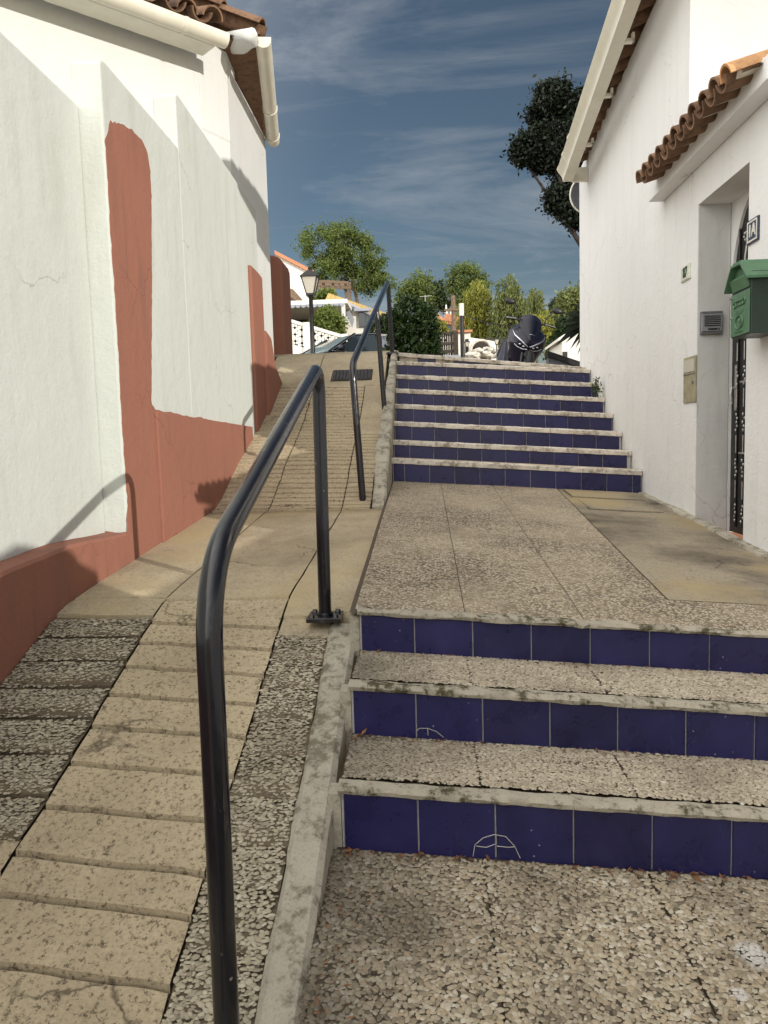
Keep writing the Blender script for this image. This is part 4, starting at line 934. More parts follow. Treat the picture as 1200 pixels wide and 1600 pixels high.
# ------------------------------------------------------------------ vegetation
def crown_mesh(name, ells, nclump, nleaf, clump_r, leaf, mat, parent, seed, shell=.55, droop=0.0, asp=.5, local_org=(0, 0, 0)):
    g = np.random.default_rng(seed); V = []; vols = np.array([e[1][0]*e[1][1]*e[1][2] for e in ells])**.8; vols = vols/vols.sum()
    for (c, r), f in zip(ells, vols):
        k = max(3, int(nclump*f)); d = g.normal(size=(k, 3)); d /= np.linalg.norm(d, axis=1)[:, None]
        rad = shell+(1.02-shell)*g.random(k)**.6
        cc = np.array(c)+d*rad[:, None]*np.array(r)
        for q in cc:
            m = max(4, int(nleaf*g.uniform(.5, 1.4))); rr = clump_r*g.uniform(.6, 1.25)
            p = g.normal(size=(m, 3))*rr*np.array((.55, .55, .42))
            if droop: p[:, 2] = -np.abs(g.normal(size=m))*rr*droop+rr*.2; p[:, :2] *= .55
            p += q
            a = g.normal(size=(m, 3))
            if droop: a *= np.array((.35, .35, 1.0))
            a /= np.linalg.norm(a, axis=1)[:, None]; b = np.cross(a, g.normal(size=(m, 3))); b /= np.linalg.norm(b, axis=1)[:, None]
            s = leaf*g.uniform(.6, 1.35, m)[:, None]
            V.append(np.stack([p-a*s, p+b*s*asp, p+a*s, p-b*s*asp], 1))
    V = np.concatenate(V); n = len(V); vs = V.reshape(-1, 3)
    vs = vs+np.array((0, 0, ZC))-np.array(wloc(parent))
    me = bpy.data.meshes.new(name); me.vertices.add(n*4); me.vertices.foreach_set('co', vs.ravel())
    me.loops.add(n*4); me.loops.foreach_set('vertex_index', np.arange(n*4)); me.polygons.add(n)
    me.polygons.foreach_set('loop_start', np.arange(n)*4); me.polygons.foreach_set('loop_total', np.full(n, 4)); me.update(); me.validate()
    me.materials.append(M[mat]); o = bpy.data.objects.new(name, me); COL.objects.link(o); o.parent = parent; return o
def tree(name, label, cat, px_ells, Y, base_px, mat, seed, nclump=160, nleaf=30, clump_r=.4, leaf=.12, group=None, droop=0.0, shell=.5, trunk=.2, limbs=6, depth=1.0, zbase=None, asp=.5):
    """px_ells: (photo x, y, half width, half height) of each lobe, turned into metres at distance Y"""
    k = Y/F; ells = []
    for i, (x, y, w, h) in enumerate(px_ells):
        c = at(x, y, Y=Y); rr = w*k
        ells.append(((c.x, c.y+(((i*37) % 5)-2)*.12*rr*depth, c.z), (rr, rr*depth, h*k)))
    b = at(base_px[0], base_px[1], Y=Y)
    if zbase is None: zbase = min(b.z, z_hill(b.x, Y)-.05)
    root = thing(name, (b.x, Y, zbase), label, cat, group)
    t = MB(); rnd = random.Random(seed)
    top = Vector((sum(e[0][0] for e in ells)/len(ells), Y, min(e[0][2] for e in ells)))
    fork = Vector((lerp(b.x, top.x, .6), Y, lerp(b.z, top.z, .55) if top.z > b.z else b.z))
    t.tube([(b.x, Y, zbase-.1), (lerp(b.x, fork.x, .4)+trunk*.3, Y, lerp(zbase, fork.z, .5)), tuple(fork)], [trunk, trunk*.8, trunk*.62], 9)
    for i in range(limbs):
        e = ells[i % len(ells)]; q = Vector(e[0])+Vector([rnd.uniform(-.5, .5)*e[1][j] for j in range(3)])
        m = fork.lerp(q, .5)+Vector((rnd.uniform(-.2, .2), rnd.uniform(-.2, .2), .15))*e[1][0]*.5
        t.tube([tuple(fork-Vector((0, 0, trunk*.2))), tuple(m), tuple(q)], [trunk*.5, trunk*.3, trunk*.1], 6)
    t.build('trunk', 'darkbark' if mat in ('carob', 'bushdark') else 'bark', root, smooth=60)
    crown_mesh('crown', ells, nclump, nleaf, clump_r, leaf, mat, root, seed, shell, droop, asp)
    return root
PG = 'trees beyond the street'
tree('pine_tree', 'broad sunlit umbrella pine leaning left behind the pergola', 'tree',
     [(505, 385, 34, 30), (540, 395, 36, 32), (480, 380, 14, 16), (520, 425, 36, 22), (562, 400, 34, 34), (588, 425, 22, 22), (575, 440, 24, 16), (598, 440, 16, 14), (540, 365, 22, 12)], 50, (566, 470), 'pine', 11, 170, 170, .46, .075, PG, trunk=.16, limbs=9, shell=.72)
tree('pine_tree', 'small rounded pine above the dark bush, dark on its right', 'tree', [(650, 448, 22, 18), (640, 462, 18, 14), (662, 465, 18, 14)], 42, (655, 500), 'pine', 12, 70, 100, .40, .065, PG, trunk=.14)
tree('pine_tree', 'dark pine just right of the small rounded pine', 'tree', [(681, 458, 10, 17), (690, 474, 12, 9), (676, 470, 8, 10)], 44, (682, 500), 'pine_dark', 13, 60, 30, .28, .10, PG, trunk=.12)
tree('pine_tree', 'tall dark pine behind the wooden pole and red roofed house', 'tree', [(725, 436, 24, 20), (708, 452, 14, 12), (745, 446, 18, 18), (728, 466, 24, 16)], 58, (735, 520), 'pine', 14, 95, 110, .55, .09, PG, trunk=.18, limbs=7)
tree('pepper_tree', 'yellow green weeping tree beside the dark post', 'tree', [(745, 465, 22, 26), (735, 495, 22, 30), (757, 500, 20, 26), (748, 522, 18, 16)], 48, (752, 545), 'pepper', 15, 240, 34, .34, .12, PG, droop=2.2, asp=.3, trunk=.16)
tree('pepper_tree', 'tall grey green weeping tree behind the scooter mirror', 'tree', [(793, 450, 17, 20), (785, 480, 18, 26), (803, 480, 20, 28), (812, 510, 20, 24), (782, 515, 16, 22)], 46, (795, 550), 'euca', 16, 250, 34, .34, .12, PG, droop=1.9, asp=.3, trunk=.16)
tree('pepper_tree', 'feathery pale tree between the tall weeping tree and the cypress', 'tree', [(835, 466, 16, 12), (826, 482, 14, 16), (842, 495, 16, 18), (850, 515, 16, 18)], 52, (838, 550), 'euca', 17, 170, 32, .34, .11, PG, droop=1.4, asp=.3, trunk=.13)
tree('pepper_tree', 'low yellow green bushy tree right behind the scooter windscreen', 'tree', [(846, 505, 18, 18), (862, 515, 14, 20), (868, 540, 12, 16)], 40, (852, 556), 'pepper', 18, 150, 32, .28, .10, PG, droop=1.5, asp=.35, trunk=.11)
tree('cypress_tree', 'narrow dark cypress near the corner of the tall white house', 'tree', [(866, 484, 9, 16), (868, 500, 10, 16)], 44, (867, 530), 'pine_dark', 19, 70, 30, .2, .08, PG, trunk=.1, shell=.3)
tree('leafy_tree', 'light leafy tree half hidden by the tall white house corner', 'tree', [(893, 470, 15, 18), (884, 490, 13, 18), (905, 495, 16, 24), (912, 465, 16, 18)], 36, (895, 540), 'euca', 20, 170, 30, .28, .095, PG, trunk=.12)
tree('shrub', 'dark shrub between the scooter and the white shed', 'shrub', [(884, 518, 16, 22), (868, 545, 12, 22), (890, 548, 12, 18), (902, 520, 12, 26)], 24, (880, 572), 'bushdark', 21, 170, 30, .16, .06, None, trunk=.06)
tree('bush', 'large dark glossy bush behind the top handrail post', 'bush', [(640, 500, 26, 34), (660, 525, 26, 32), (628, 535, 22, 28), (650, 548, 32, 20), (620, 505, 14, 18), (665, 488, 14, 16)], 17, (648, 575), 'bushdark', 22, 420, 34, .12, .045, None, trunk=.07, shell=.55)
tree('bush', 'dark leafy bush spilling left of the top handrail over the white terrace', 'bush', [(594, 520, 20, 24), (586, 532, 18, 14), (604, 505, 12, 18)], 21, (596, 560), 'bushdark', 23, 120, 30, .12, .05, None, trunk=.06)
tree('bush', 'rounded green bush overhanging the white lattice block wall', 'bush', [(512, 502, 22, 20), (498, 512, 16, 16), (524, 515, 14, 20), (526, 535, 7, 10), (480, 512, 10, 6)], 26, (512, 545), 'hedge', 24, 200, 32, .16, .06, None, trunk=.08)
tree('shrub', 'small yellow green shrub growing under the reed pergola', 'shrub', [(498, 466, 12, 8), (512, 460, 10, 8), (488, 472, 8, 6)], 40, (500, 480), 'hedge', 25, 60, 26, .2, .08, None, trunk=.06)
tree('shrub', 'orange green garden shrub in front of the red roofed house', 'shrub', [(688, 512, 10, 8), (680, 506, 8, 6), (696, 518, 6, 4)], 40, (688, 530), 'pepper', 26, 50, 24, .16, .07, None, trunk=.05)
# the dark tree that rises behind the tall house on the right
tree('carob_tree', 'dark dense tree rising behind the gutter of the tall white house', 'tree',
     [(860, 152, 20, 20), (845, 178, 18, 16), (882, 172, 22, 24), (832, 222, 24, 16), (818, 240, 18, 15), (856, 225, 24, 24), (846, 252, 22, 14), (890, 210, 26, 36), (872, 258, 18, 16), (884, 300, 22, 16), (868, 316, 14, 13), (902, 335, 22, 16), (905, 280, 26, 34), (880, 140, 10, 10), (912, 170, 18, 26), (892, 326, 24, 18)], 12.5, (1050, 560), 'carob', 31, 950, 60, .12, .036, None, trunk=.11, limbs=5, shell=.15, depth=1.1)
# palm leaves beside the shed
pt = thing('palm', (at(918, 560, Y=15).x, 15, z_street(3, 15)), 'dark spiky palm fronds in front of the white shed', 'palm')
c0 = at(930, 500, Y=15); tm = MB(); tm.tube([(c0.x, 15, z_street(3, 15)-.1), (c0.x-.02, 15, c0.z-.2), (c0.x, 15, c0.z)], [.12, .09, .08], 9); tm.build('trunk', 'bark', pt, smooth=60)
fr_ = MB(); rr = random.Random(5)
for i in range(46):
    a = rr.uniform(0, 6.28); el = rr.uniform(-.9, 1.0); d = Vector((math.cos(a)*math.cos(el), math.sin(a)*math.cos(el), math.sin(el))); L = rr.uniform(.5, .85); sd_ = d.cross(Vector((0, 0, 1))).normalized()*.017
    p0, p1, p2 = c0, c0+d*L*.6+Vector((0, 0, .04)), c0+d*L+Vector((0, 0, -.22*L))
    fr_.add([p0-sd_*.5, p0+sd_*.5, p1+sd_, p2, p1-sd_], [(0, 1, 2, 3, 4)])
    for q in range(5):
        b_ = p0.lerp(p1, .4+.15*q); e2 = (d+sd_.normalized()*rr.choice((-1, 1))*.8).normalized(); s2 = e2.cross(Vector((0, 0, 1))).normalized()*.012
        fr_.add([b_-s2, b_+s2, b_+e2*.26+Vector((0, 0, -.08))], [(0, 1, 2)])
fr_.build('fronds', 'carob', pt, fix=False)

# ------------------------------------------------------------------ buildings and walls beyond the street
def wallbox(mb, pL, pR, Y0, Y1, zb, zt_px=None, th=.2, mi=0):
    pass
def q_at(px, py, Y): return at(px, py, Y=Y)
# tall white house at far left with sloping tiled verge
bh = thing('white_house', (at(470, 540, Y=30).x, 30, 1.3), 'distant white gabled house wall above the red pillar', 'house')
a, b, c, d = q_at(430, 398, 30), q_at(488, 428, 30), q_at(488, 560, 30), q_at(430, 560, 30)
m = MB(); m.prism([a, b, c, d], (-1.2, 7, 0)); m.build('wall', 'bgwhite', bh)
m = MB(); m.prism([a+Vector((0, -.12, .0)), b+Vector((.08, -.12, -.04)), b+Vector((.08, -.12, .10)), a+Vector((0, -.12, .14))], (-1.2, 7.3, 0)); m.build('roof', 'redtile', bh)
e1_, e2_ = q_at(458, 452, 27), q_at(470, 472, 27)
m = MB(); m.prism([e1_, e2_, e2_+Vector((.1, 0, -.10)), e1_+Vector((-.9, 0, .25))], (0, 3, 0)); m.build('porch_roof', 'wood', bh)
# carport: bluish roof edge, inner shade put into the back wall colour, post
cp = thing('carport', (at(505, 540, Y=26.5).x, 27.5, 1.4), 'white carport with scalloped roof edge and deep shade behind the street lamp', 'carport')
a, b = q_at(455, 466, 26.2), q_at(538, 473, 26.2); zt_ = (a.z+b.z)/2
m = MB(); m.box(a.x-1, b.x+.1, 26.2, 29.9, zt_-.12, zt_+.02); m.build('roof', 'bgwhite', cp)
m = MB(); n = 14
for i in range(n):
    xx = lerp(a.x-.8, b.x, i/n); m.prism([(xx, 26.17, zt_-.12), (xx+.2, 26.17, zt_-.12), (xx+.17, 26.17, zt_-.20), (xx+.1, 26.17, zt_-.23), (xx+.03, 26.17, zt_-.20)], (0, .02, 0))
m.build('scallop_edge', 'bggrey', cp)
m = MB(); m.box(a.x-1, b.x+.1, 29.4, 29.8, -.5, zt_-.10); m.box(a.x-1.1, a.x-.9, 26.4, 29.4, 0, zt_-.12); m.build('back_wall', 'bgshade', cp)
c = q_at(536, 474, 26.2); m = MB(); m.box(c.x-.06, c.x+.06, 26.22, 26.34, .5, zt_-.1); m.build('post', 'bgwhite', cp)
# terrace with sloping parapet right of the carport
te = thing('terrace', (at(570, 540, Y=28).x, 28.5, 1.4), 'white terrace wall with sloping bluish parapet right of the carport', 'terrace')
a, b, c, d = q_at(540, 476, 28), q_at(600, 505, 28), q_at(600, 570, 28), q_at(540, 570, 28)
m = MB(); m.prism([a, b, c, d], (.8, 3, 0)); m.build('wall', 'bgwhite', te)
m = MB(); a, b = q_at(538, 468, 27.8), q_at(604, 502, 27.8); m.prism([a, b, b+Vector((0, 0, -.10)), a+Vector((0, 0, -.10))], (0, .35, 0)); m.build('parapet', 'bggrey', te, bevel=.02)
m = MB(); a, b = q_at(542, 484, 27.6), q_at(556, 516, 27.6); m.prism([q_at(541, 476, 27.6), q_at(553, 498, 27.6), q_at(550, 512, 27.6), q_at(541, 490, 27.6)], (0, .12, 0)); m.build('awning', 'bggrey', te)
m = MB(); a, b = q_at(553, 484, 27.7), q_at(580, 486, 27.7); m.box(a.x, b.x, 27.7, 27.9, a.z-.05, a.z+.05); m.build('lintel', 'bggrey', te)
m = MB()
for x_, y_ in ((566, 497), (577, 500)): q = q_at(x_, y_, 27.9); m.box(q.x-.12, q.x+.12, 27.9, 28.0, q.z-.3, q.z+.22)
m.build('window', 'glass', te)
# white lattice block wall with its piers
lw = thing('lattice_wall', (at(498, 540, Y=24).x, 24, 1.0), 'white openwork block wall beneath the rounded bush', 'wall')
a, b = q_at(455, 500, 24), q_at(548, 528, 24); zb0, zb1 = q_at(455, 534, 24).z, q_at(548, 556, 24).z
blk = .205; L_ = (b-a).length; nx_ = int((b.x-a.x)/blk); m = MB(lambda v: v)
def sl(x): return lerp(a.z, b.z, (x-a.x)/(b.x-a.x))
mm = MB()
for i in range(nx_):
    x0 = a.x+i*blk; zt0 = sl(x0+blk/2)
    for r_ in range(3):
        z1 = zt0-.10-r_*blk; z0 = z1-blk; t_ = .045; xc, zc_ = x0+blk/2, (z0+z1)/2
        mm.box(x0, x0+blk, 24, 24.10, z1-t_/2, z1+t_/2); mm.box(x0-t_/2, x0+t_/2, 24, 24.10, z0+t_/2, z1-t_/2)
        for s1_, s2_ in ((1, 1), (1, -1)):
            mm.obox((xc, 24.05, zc_), (blk*.34, 0, blk*.34*s2_), (0, .048, 0), (-.026*s2_, 0, .026))
mm.build('lattice_blocks', 'bgwhite', lw)
m = MB(); m.prism([(a.x, 23.97, a.z+.02), (b.x, 23.97, b.z+.02), (b.x, 23.97, b.z-.08), (a.x, 23.97, a.z-.08)], (0, .16, 0)); m.build('coping', 'bgwhite', lw)
m = MB(); m.prism([(a.x, 24.0, a.z-.73), (b.x, 24.0, b.z-.73), (b.x, 24.0, .2), (a.x, 24.0, .2)], (0, .14, 0)); m.build('base', 'bgwhite', lw)
for px_ in (479, 538):
    q = q_at(px_, 510, 24); m = MB(); m.box(q.x-.10, q.x+.10, 23.93, 24.17, .2, sl(q.x)+.06); m.build('pier', 'bgwhite', lw)
# yellow tiled roof house and the reed pergola on the slope
yh = thing('tiled_house', (at(550, 480, Y=38).x, 39, 4), 'low house with yellow tiled roof below the umbrella pine', 'house')
a, b, c, d = q_at(508, 452, 38), q_at(600, 484, 38), q_at(600, 496, 38), q_at(508, 474, 38)
m = MB(); m.prism([d, c, b+Vector((0, 1.5, 0)), a+Vector((0, 1.5, 0))], (0, .1, -.12)); 
for i in range(46):
    p0 = d.lerp(c, i/45); p1 = (a+Vector((0, 1.5, 0))).lerp(b+Vector((0, 1.5, 0)), i/45); m.tube([p0+Vector((0, -.05, .05)), p1+Vector((0, 0, .05))], .045, 6)
m.build('roof', 'yellowtile', yh, smooth=60)
m = MB(); m.prism([d+Vector((0, .3, -.1)), c+Vector((0, .3, -.1)), c+Vector((0, .3, -2.5)), d+Vector((0, .3, -2.5))], (0, 3, 0)); m.build('wall', 'bgwhite', yh)
m = MB(); p0, p1 = d.lerp(c, .0)+Vector((0, -.1, -.04)), c+Vector((0, -.1, -.04)); m.tube([p0, p1], .05, 6); m.build('eave', 'yellowtile', yh)
pg = thing('pergola', (at(525, 470, Y=42).x, 42, 4.5), 'wooden pergola with brown reed roof on posts above the yellow tiled house', 'pergola')
a, b = q_at(484, 440, 42), q_at(545, 441, 42)
m = MB(); m.prism([q_at(484, 437, 41), q_at(544, 440, 41), q_at(549, 443, 41), q_at(484, 441, 41)], (0, .05, 0)); m.prism([q_at(486, 452, 41), q_at(547, 451, 41), q_at(544, 441, 43), q_at(486, 438, 43)], (0, .06, .06))
for i in range(26): p0 = q_at(486, 452, 41).lerp(q_at(547, 451, 41), i/25); p1 = q_at(486, 438, 43).lerp(q_at(544, 441, 43), i/25); m.tube([p0+Vector((0, -.1, -.02)), p1], .035, 5)
m.build('reed_roof', 'wood', pg)
for px_, yb_ in ((540, 470), (546, 466), (505, 466), (520, 468)):
    q0, q1 = q_at(px_, 441, 41.2), q_at(px_, yb_, 41.2); m = MB(); m.box(q0.x-.07, q0.x+.07, 41.2, 41.34, z_hill(q0.x, 41.2), q0.z); m.build('post', 'wood', pg)
m = MB(); m.tube([q_at(529, 443, 41.1), q_at(540, 454, 41.1)], .05, 6); m.build('brace', 'wood', pg)
# red roofed house
rr_ = thing('tiled_house', (at(700, 530, Y=55).x, 57, 4), 'white house with red tiled hip roof beyond the dark wooden fence', 'house')
a = q_at(668, 508, 54); b = q_at(734, 508, 54); m = MB(); m.box(a.x, b.x, 54.3, 60, 2, a.z+.1); m.build('wall', 'bgwhite', rr_)
m = MB(); e0_, e1_ = q_at(664, 506, 54), q_at(700, 500, 54); 
for (pp) in ([(662, 503), (694, 501), (684, 491), (668, 491)], [(694, 502), (738, 508), (734, 497), (697, 491)]):
    ps = [q_at(pp[0][0], pp[0][1], 54), q_at(pp[1][0], pp[1][1], 54), q_at(pp[2][0], pp[2][1], 56.5), q_at(pp[3][0], pp[3][1], 56.5)]
    m.prism(ps, (0, .05, -.15))
    for i in range(18): m.tube([ps[0].lerp(ps[1], i/17)+Vector((0, -.05, .04)), ps[3].lerp(ps[2], i/17)+Vector((0, 0, .04))], .05, 5)
m.build('roof', 'redtile', rr_, smooth=60)
for px_, py_ in ((703, 515), (717, 518)):
    q = q_at(px_, py_, 54.3); f = MB(); f.box(q.x-.34, q.x+.34, 54.24, 54.32, q.z-.42, q.z+.42); w_ = f.build('window', 'bggrey', rr_); f = MB(); f.box(q.x-.26, q.x+.26, 54.225, 54.245, q.z-.34, q.z+.34); f.build('pane', 'glass', w_)
for px_ in (697, 706): q = q_at(px_, 490, 56.5); m = MB(); m.box(q.x-.12, q.x+.12, 56.4, 56.7, q.z-.6, q.z+.2); m.build('chimney', 'bgwhite', rr_)
# another pale house wall beside it
ph = thing('white_house', (at(726, 525, Y=44).x, 44.5, 3), 'small ochre and white house side behind the dark post', 'house')
a, b = q_at(713, 520, 44), q_at(735, 522, 44); m = MB(); m.box(a.x, b.x, 44, 46, 1.5, a.z); m.build('wall', 'bgwhite', ph)
m = MB(); m.box(a.x-.1, b.x+.1, 43.8, 46.2, a.z, a.z+.12); m.build('roof', 'redtile', ph)
# garden wall with an arch and white stones
aw = thing('garden_wall', (at(752, 550, Y=32).x, 32, 1.8), 'low white garden wall with a dark round arch left of the scooter', 'wall')
a, b = q_at(733, 527, 32), q_at(778, 534, 32); ca = q_at(752, 548, 32); ra = .42
arc = [(ca.x+ra*math.cos(t), ca.z+ra*math.sin(t)) for t in [math.pi*i/14 for i in range(15)]]
m = MB(); pts = [(a.x, a.z), (b.x, b.z), (b.x, .8), (ca.x+ra, .8)]+arc+[(ca.x-ra, .8), (a.x, .8)]
m.prism([(x, 32, z) for x, z in pts], (0, .5, 0)); m.build('wall', 'bgwhite', aw)
m = MB(); m.box(ca.x-.6, ca.x+.6, 32.9, 33.0, .8, ca.z+.6); m.build('arch_back', 'darkwood', aw)
m = MB(); m.tube([(x, 31.98, z) for x, z in arc], .05, 6); m.build('arch_rim', 'stone', aw)
sg = 'white stones edging the garden beyond the street'
for i, (x_, y_, s_) in enumerate(((738, 555, .26), (747, 548, .20), (755, 553, .24), (763, 556, .22), (769, 548, .20), (744, 559, .2), (760, 545, .16), (772, 556, .2))):
    q = q_at(x_, y_, 24+i*.3); m = MB(); m.blob(q, (s_*.8, s_*.7, s_*.42), .3, 3, seed=i+3)
    tag(m.build('garden_stone', 'stone', smooth=180), ['pale stone farthest left beside the dark post', 'pale stone under the left side of the arch', 'pale stone at the foot of the arch', 'pale stone right of the arch foot', 'pale stone beside the garden lamp', 'low pale stone half hidden by the top step edge', 'small pale stone under the arch crown', 'pale stone nearest the scooter'][i], 'stone', sg)
# dark wooden fence with blue grey plinth
fe = thing('fence', (at(697, 555, Y=20).x, 20, .9), 'dark wooden fence on a blue plinth right of the big bush', 'fence')
a, b = q_at(678, 521, 20), q_at(712, 522, 20); zbm = q_at(690, 550, 20).z
for z in (a.z, lerp(a.z, zbm, .55), zbm+.02): m = MB(); m.box(a.x, b.x, 20, 20.05, z-.04, z+.03); m.build('rail', 'darkwood', fe)
for i in range(8): x_ = lerp(a.x+.02, b.x-.14, i/7); m = MB(); m.box(x_, x_+.045, 20.055, 20.08, zbm-.1, a.z-.01); m.build('slat', 'darkwood', fe)
m = MB(); m.box(b.x-.06, b.x+.06, 19.97, 20.09, .3, a.z+.05); m.build('post', 'darkwood', fe)
m = MB(); m.box(a.x, b.x+.1, 19.95, 20.15, .3, zbm-.09); m.build('plinth', 'bggrey', fe)
# electrical cabinet
q0, q1 = q_at(597, 525, 17.5), q_at(607, 560, 17.5)
ec = thing('electrical_cabinet', ((q0.x+q1.x)/2, 17.6, .8), 'pale lilac metal cabinet between the two top handrail posts', 'cabinet')
m = MB(); m.box(q0.x, q1.x, 17.5, 17.75, .7, q0.z); m.build('housing', 'bggrey', ec, bevel=.01)
m = MB(); m.box(q0.x-.02, q1.x+.02, 17.47, 17.78, q0.z, q0.z+.03); m.build('top', 'bgwhite', ec); m = MB(); m.box(q0.x+.012, q1.x-.012, 17.492, 17.499, .8, q0.z-.03); m.build('door', 'bggrey', ec, bevel=.003)
# white shed on the right
sh = thing('shed', (at(885, 560, Y=20).x, 20.5, .8), 'small white shed with pitched roof behind the palm fronds', 'shed')
a, b, c = q_at(878, 528, 20), q_at(894, 514, 20), q_at(915, 528, 20); 
m = MB(); m.prism([(a.x, 20, .2), (c.x+.4, 20, .2), (c.x+.4, 20, c.z), (b.x+.1, 20, b.z), (a.x, 20, a.z)], (0, 2, 0)); m.build('wall', 'bgwhite', sh)
m = MB(); m.prism([(a.x-.10, 19.9, a.z-.08), (b.x+.1, 19.9, b.z), (b.x+.1, 19.9, b.z+.06), (a.x-.10, 19.9, a.z-.01)], (0, 2.2, 0)); m.prism([(c.x+.5, 19.9, c.z-.08), (b.x+.103, 19.9, b.z), (b.x+.103, 19.9, b.z+.06), (c.x+.5, 19.9, c.z-.01)], (0, 2.2, 0)); m.build('roof', 'bgwhite', sh)
q = q_at(879, 556, 20); m = MB(); m.box(q.x, q.x+.12, 19.985, 20.0, q.z-.2, q.z+.10); m.build('door', 'darkwood', sh)
# low dark-capped parapet with blue panel by the house corner
lp_ = thing('parapet', (at(885, 575, Y=12).x, 12, .4), 'low blue panelled parapet with a sloping black capping by the house corner', 'parapet')
m = MB(); m.prism([q_at(857, 558, 12), q_at(915, 576, 12), q_at(915, 590, 12), q_at(857, 590, 12)], (0, .08, 0)); m.build('panel', 'bggrey', lp_)
m = MB(); m.prism([q_at(856, 548, 11.9), q_at(916, 568, 11.9), q_at(916, 577, 11.9), q_at(856, 556, 11.9)], (0, .3, 0)); m.build('capping', 'iron', lp_)

# ------------------------------------------------------------------ poles, cables, lamps
def pole(px, ptop, Y, r, mat, label, cat, parts=()):
    q = q_at(px[0], ptop, Y); zb = z_hill(q.x, Y)-.2
    th = thing('utility_pole', (q.x, Y, zb), label, cat)
    dx = (px[1]-px[0])*Y/F*.5
    m = MB(); m.tube([(q.x+dx, Y, zb), (q.x, Y, q.z)], [r*1.15, r*.85], 10); m.build('shaft', mat, th, smooth=60); return th, q
wp, wq = pole((708, 711), 462, 26, .085, 'wood', 'weathered wooden utility pole at the end of the dark fence', 'pole')
m = MB(); m.box(wq.x-.30, wq.x+.30, 25.9, 25.96, wq.z-.5, wq.z-.43); m.build('cross_arm', 'wood', wp)
for s_ in (-.24, .24): m = MB(); m.tube([(wq.x+s_, 25.93, wq.z-.43), (wq.x+s_, 25.93, wq.z-.30)], [.03, .02], 8); m.build('insulator', 'cream', wp)
bp, bq = pole((721, 724), 475, 19, .055, 'iron', 'dark post with white painted top in front of the weeping tree', 'pole')
m = MB(); m.tube([(bq.x, 19, bq.z-.28), (bq.x, 19, bq.z+.01)], .058, 12); m.build('painted_top', 'cream', bp, smooth=60)
m = MB(); a = Vector((bq.x, 19, bq.z-.2)); b = q_at(800, 508, 22); m.tube([a.lerp(b, t)+Vector((0, 0, -.10*4*t*(1-t))) for t in [i/12 for i in range(13)]], .012, 5)
tag(m.build('overhead_cable', 'iron'), 'black overhead cable sagging from the dark post towards the scooter', 'cable')
m = MB(); a = Vector((wq.x, 26, wq.z-.45)); b = q_at(664, 484, 30); m.tube([a.lerp(b, t)+Vector((0, 0, -.05*4*t*(1-t))) for t in [i/10 for i in range(11)]], .014, 5)
tag(m.build('overhead_cable', 'iron'), 'thin cable running left from the wooden pole above the red roof', 'cable')
an = thing('chimney_pot', (at(664, 490, Y=30).x, 30, 3), 'white chimney with a thin aerial above the dark bush', 'chimney')
q = q_at(665, 492, 30); m = MB(); m.box(q.x-.12, q.x+.12, 30, 30.24, 2, q.z+.15); m.build('stack', 'bgwhite', an); m = MB(); m.tube([(q.x, 30.1, q.z), (q.x, 30.1, q.z+.75)], .02, 6); m.tube([(q.x-.2, 30.1, q.z+.7), (q.x+.25, 30.1, q.z+.72)], .015, 5); m.build('aerial', 'silver', an)

def lantern(px, py_top, py_bot, Y, label, scale=1.0, cat='street lamp', name='street_lamp', base_px=None):
    t = q_at(px, py_top, Y); zb = z_street(t.x, Y) if Y < 23 else z_hill(t.x, Y); h = t.z-zb; k = scale
    th = thing(name, (t.x, Y, zb), label, cat)
    m = MB(); m.lathe((t.x, Y, zb), [(.13*k, 0), (.13*k, .25*k), (.085*k, .32*k), (.075*k, .8*k), (.052*k, .9*k), (.045*k, h-.62*k), (.06*k, h-.60*k), (.045*k, h-.55*k)], 14); m.build('post', 'iron', th, smooth=40)
    c = Vector((t.x, Y, t.z)); w0, w1, zt_, zm = .085*k, .175*k, -.17*k, -.52*k
    m = MB(); cs_ = [(-1,-1),(1,-1),(1,1),(-1,1)]
    m.add([c+Vector((x*w0*.92, y*w0*.92, zm)) for x, y in cs_]+[c+Vector((x*w1*.92, y*w1*.92, zt_)) for x, y in cs_], [(0,1,5,4),(1,2,6,5),(2,3,7,6),(3,0,4,7)]); m.build('glass', 'lampglass', th)
    m = MB()
    for x, y in cs_: m.tube([c+Vector((x*w0, y*w0, zm)), c+Vector((x*w1, y*w1, zt_))], .012*k, 6)
    m.box(t.x-w0*1.1, t.x+w0*1.1, Y-w0*1.1, Y+w0*1.1, t.z+zm-.05*k, t.z+zm); m.build('frame', 'iron', th)
    m = MB(); w2 = .205*k; m.add([c+Vector((x*w2, y*w2, zt_)) for x, y in cs_]+[c+Vector((x*.06*k, y*.06*k, -.03*k)) for x, y in cs_], [(0,1,5,4),(1,2,6,5),(2,3,7,6),(3,0,4,7),(4,5,6,7),(3,2,1,0)])
    m.lathe(c+Vector((0, 0, -.03*k)), [(.06*k, 0), (.05*k, .03*k), (.03*k, .035*k), (.045*k, .06*k), (.02*k, .09*k), (.008*k, .13*k)], 10); m.build('lamp_cap', 'iron', th)
    return th
lantern(484, 421, 545, 18.0, 'black lantern street lamp standing before the lattice wall', 1.05)
lantern(730, 531, 556, 27, 'small lantern on a pale post beside the dark post', .45, 'garden lamp', 'garden_lamp')
lantern(776, 527, 556, 25, 'garden lantern just left of the scooter flank', .42, 'garden lamp', 'garden_lamp')

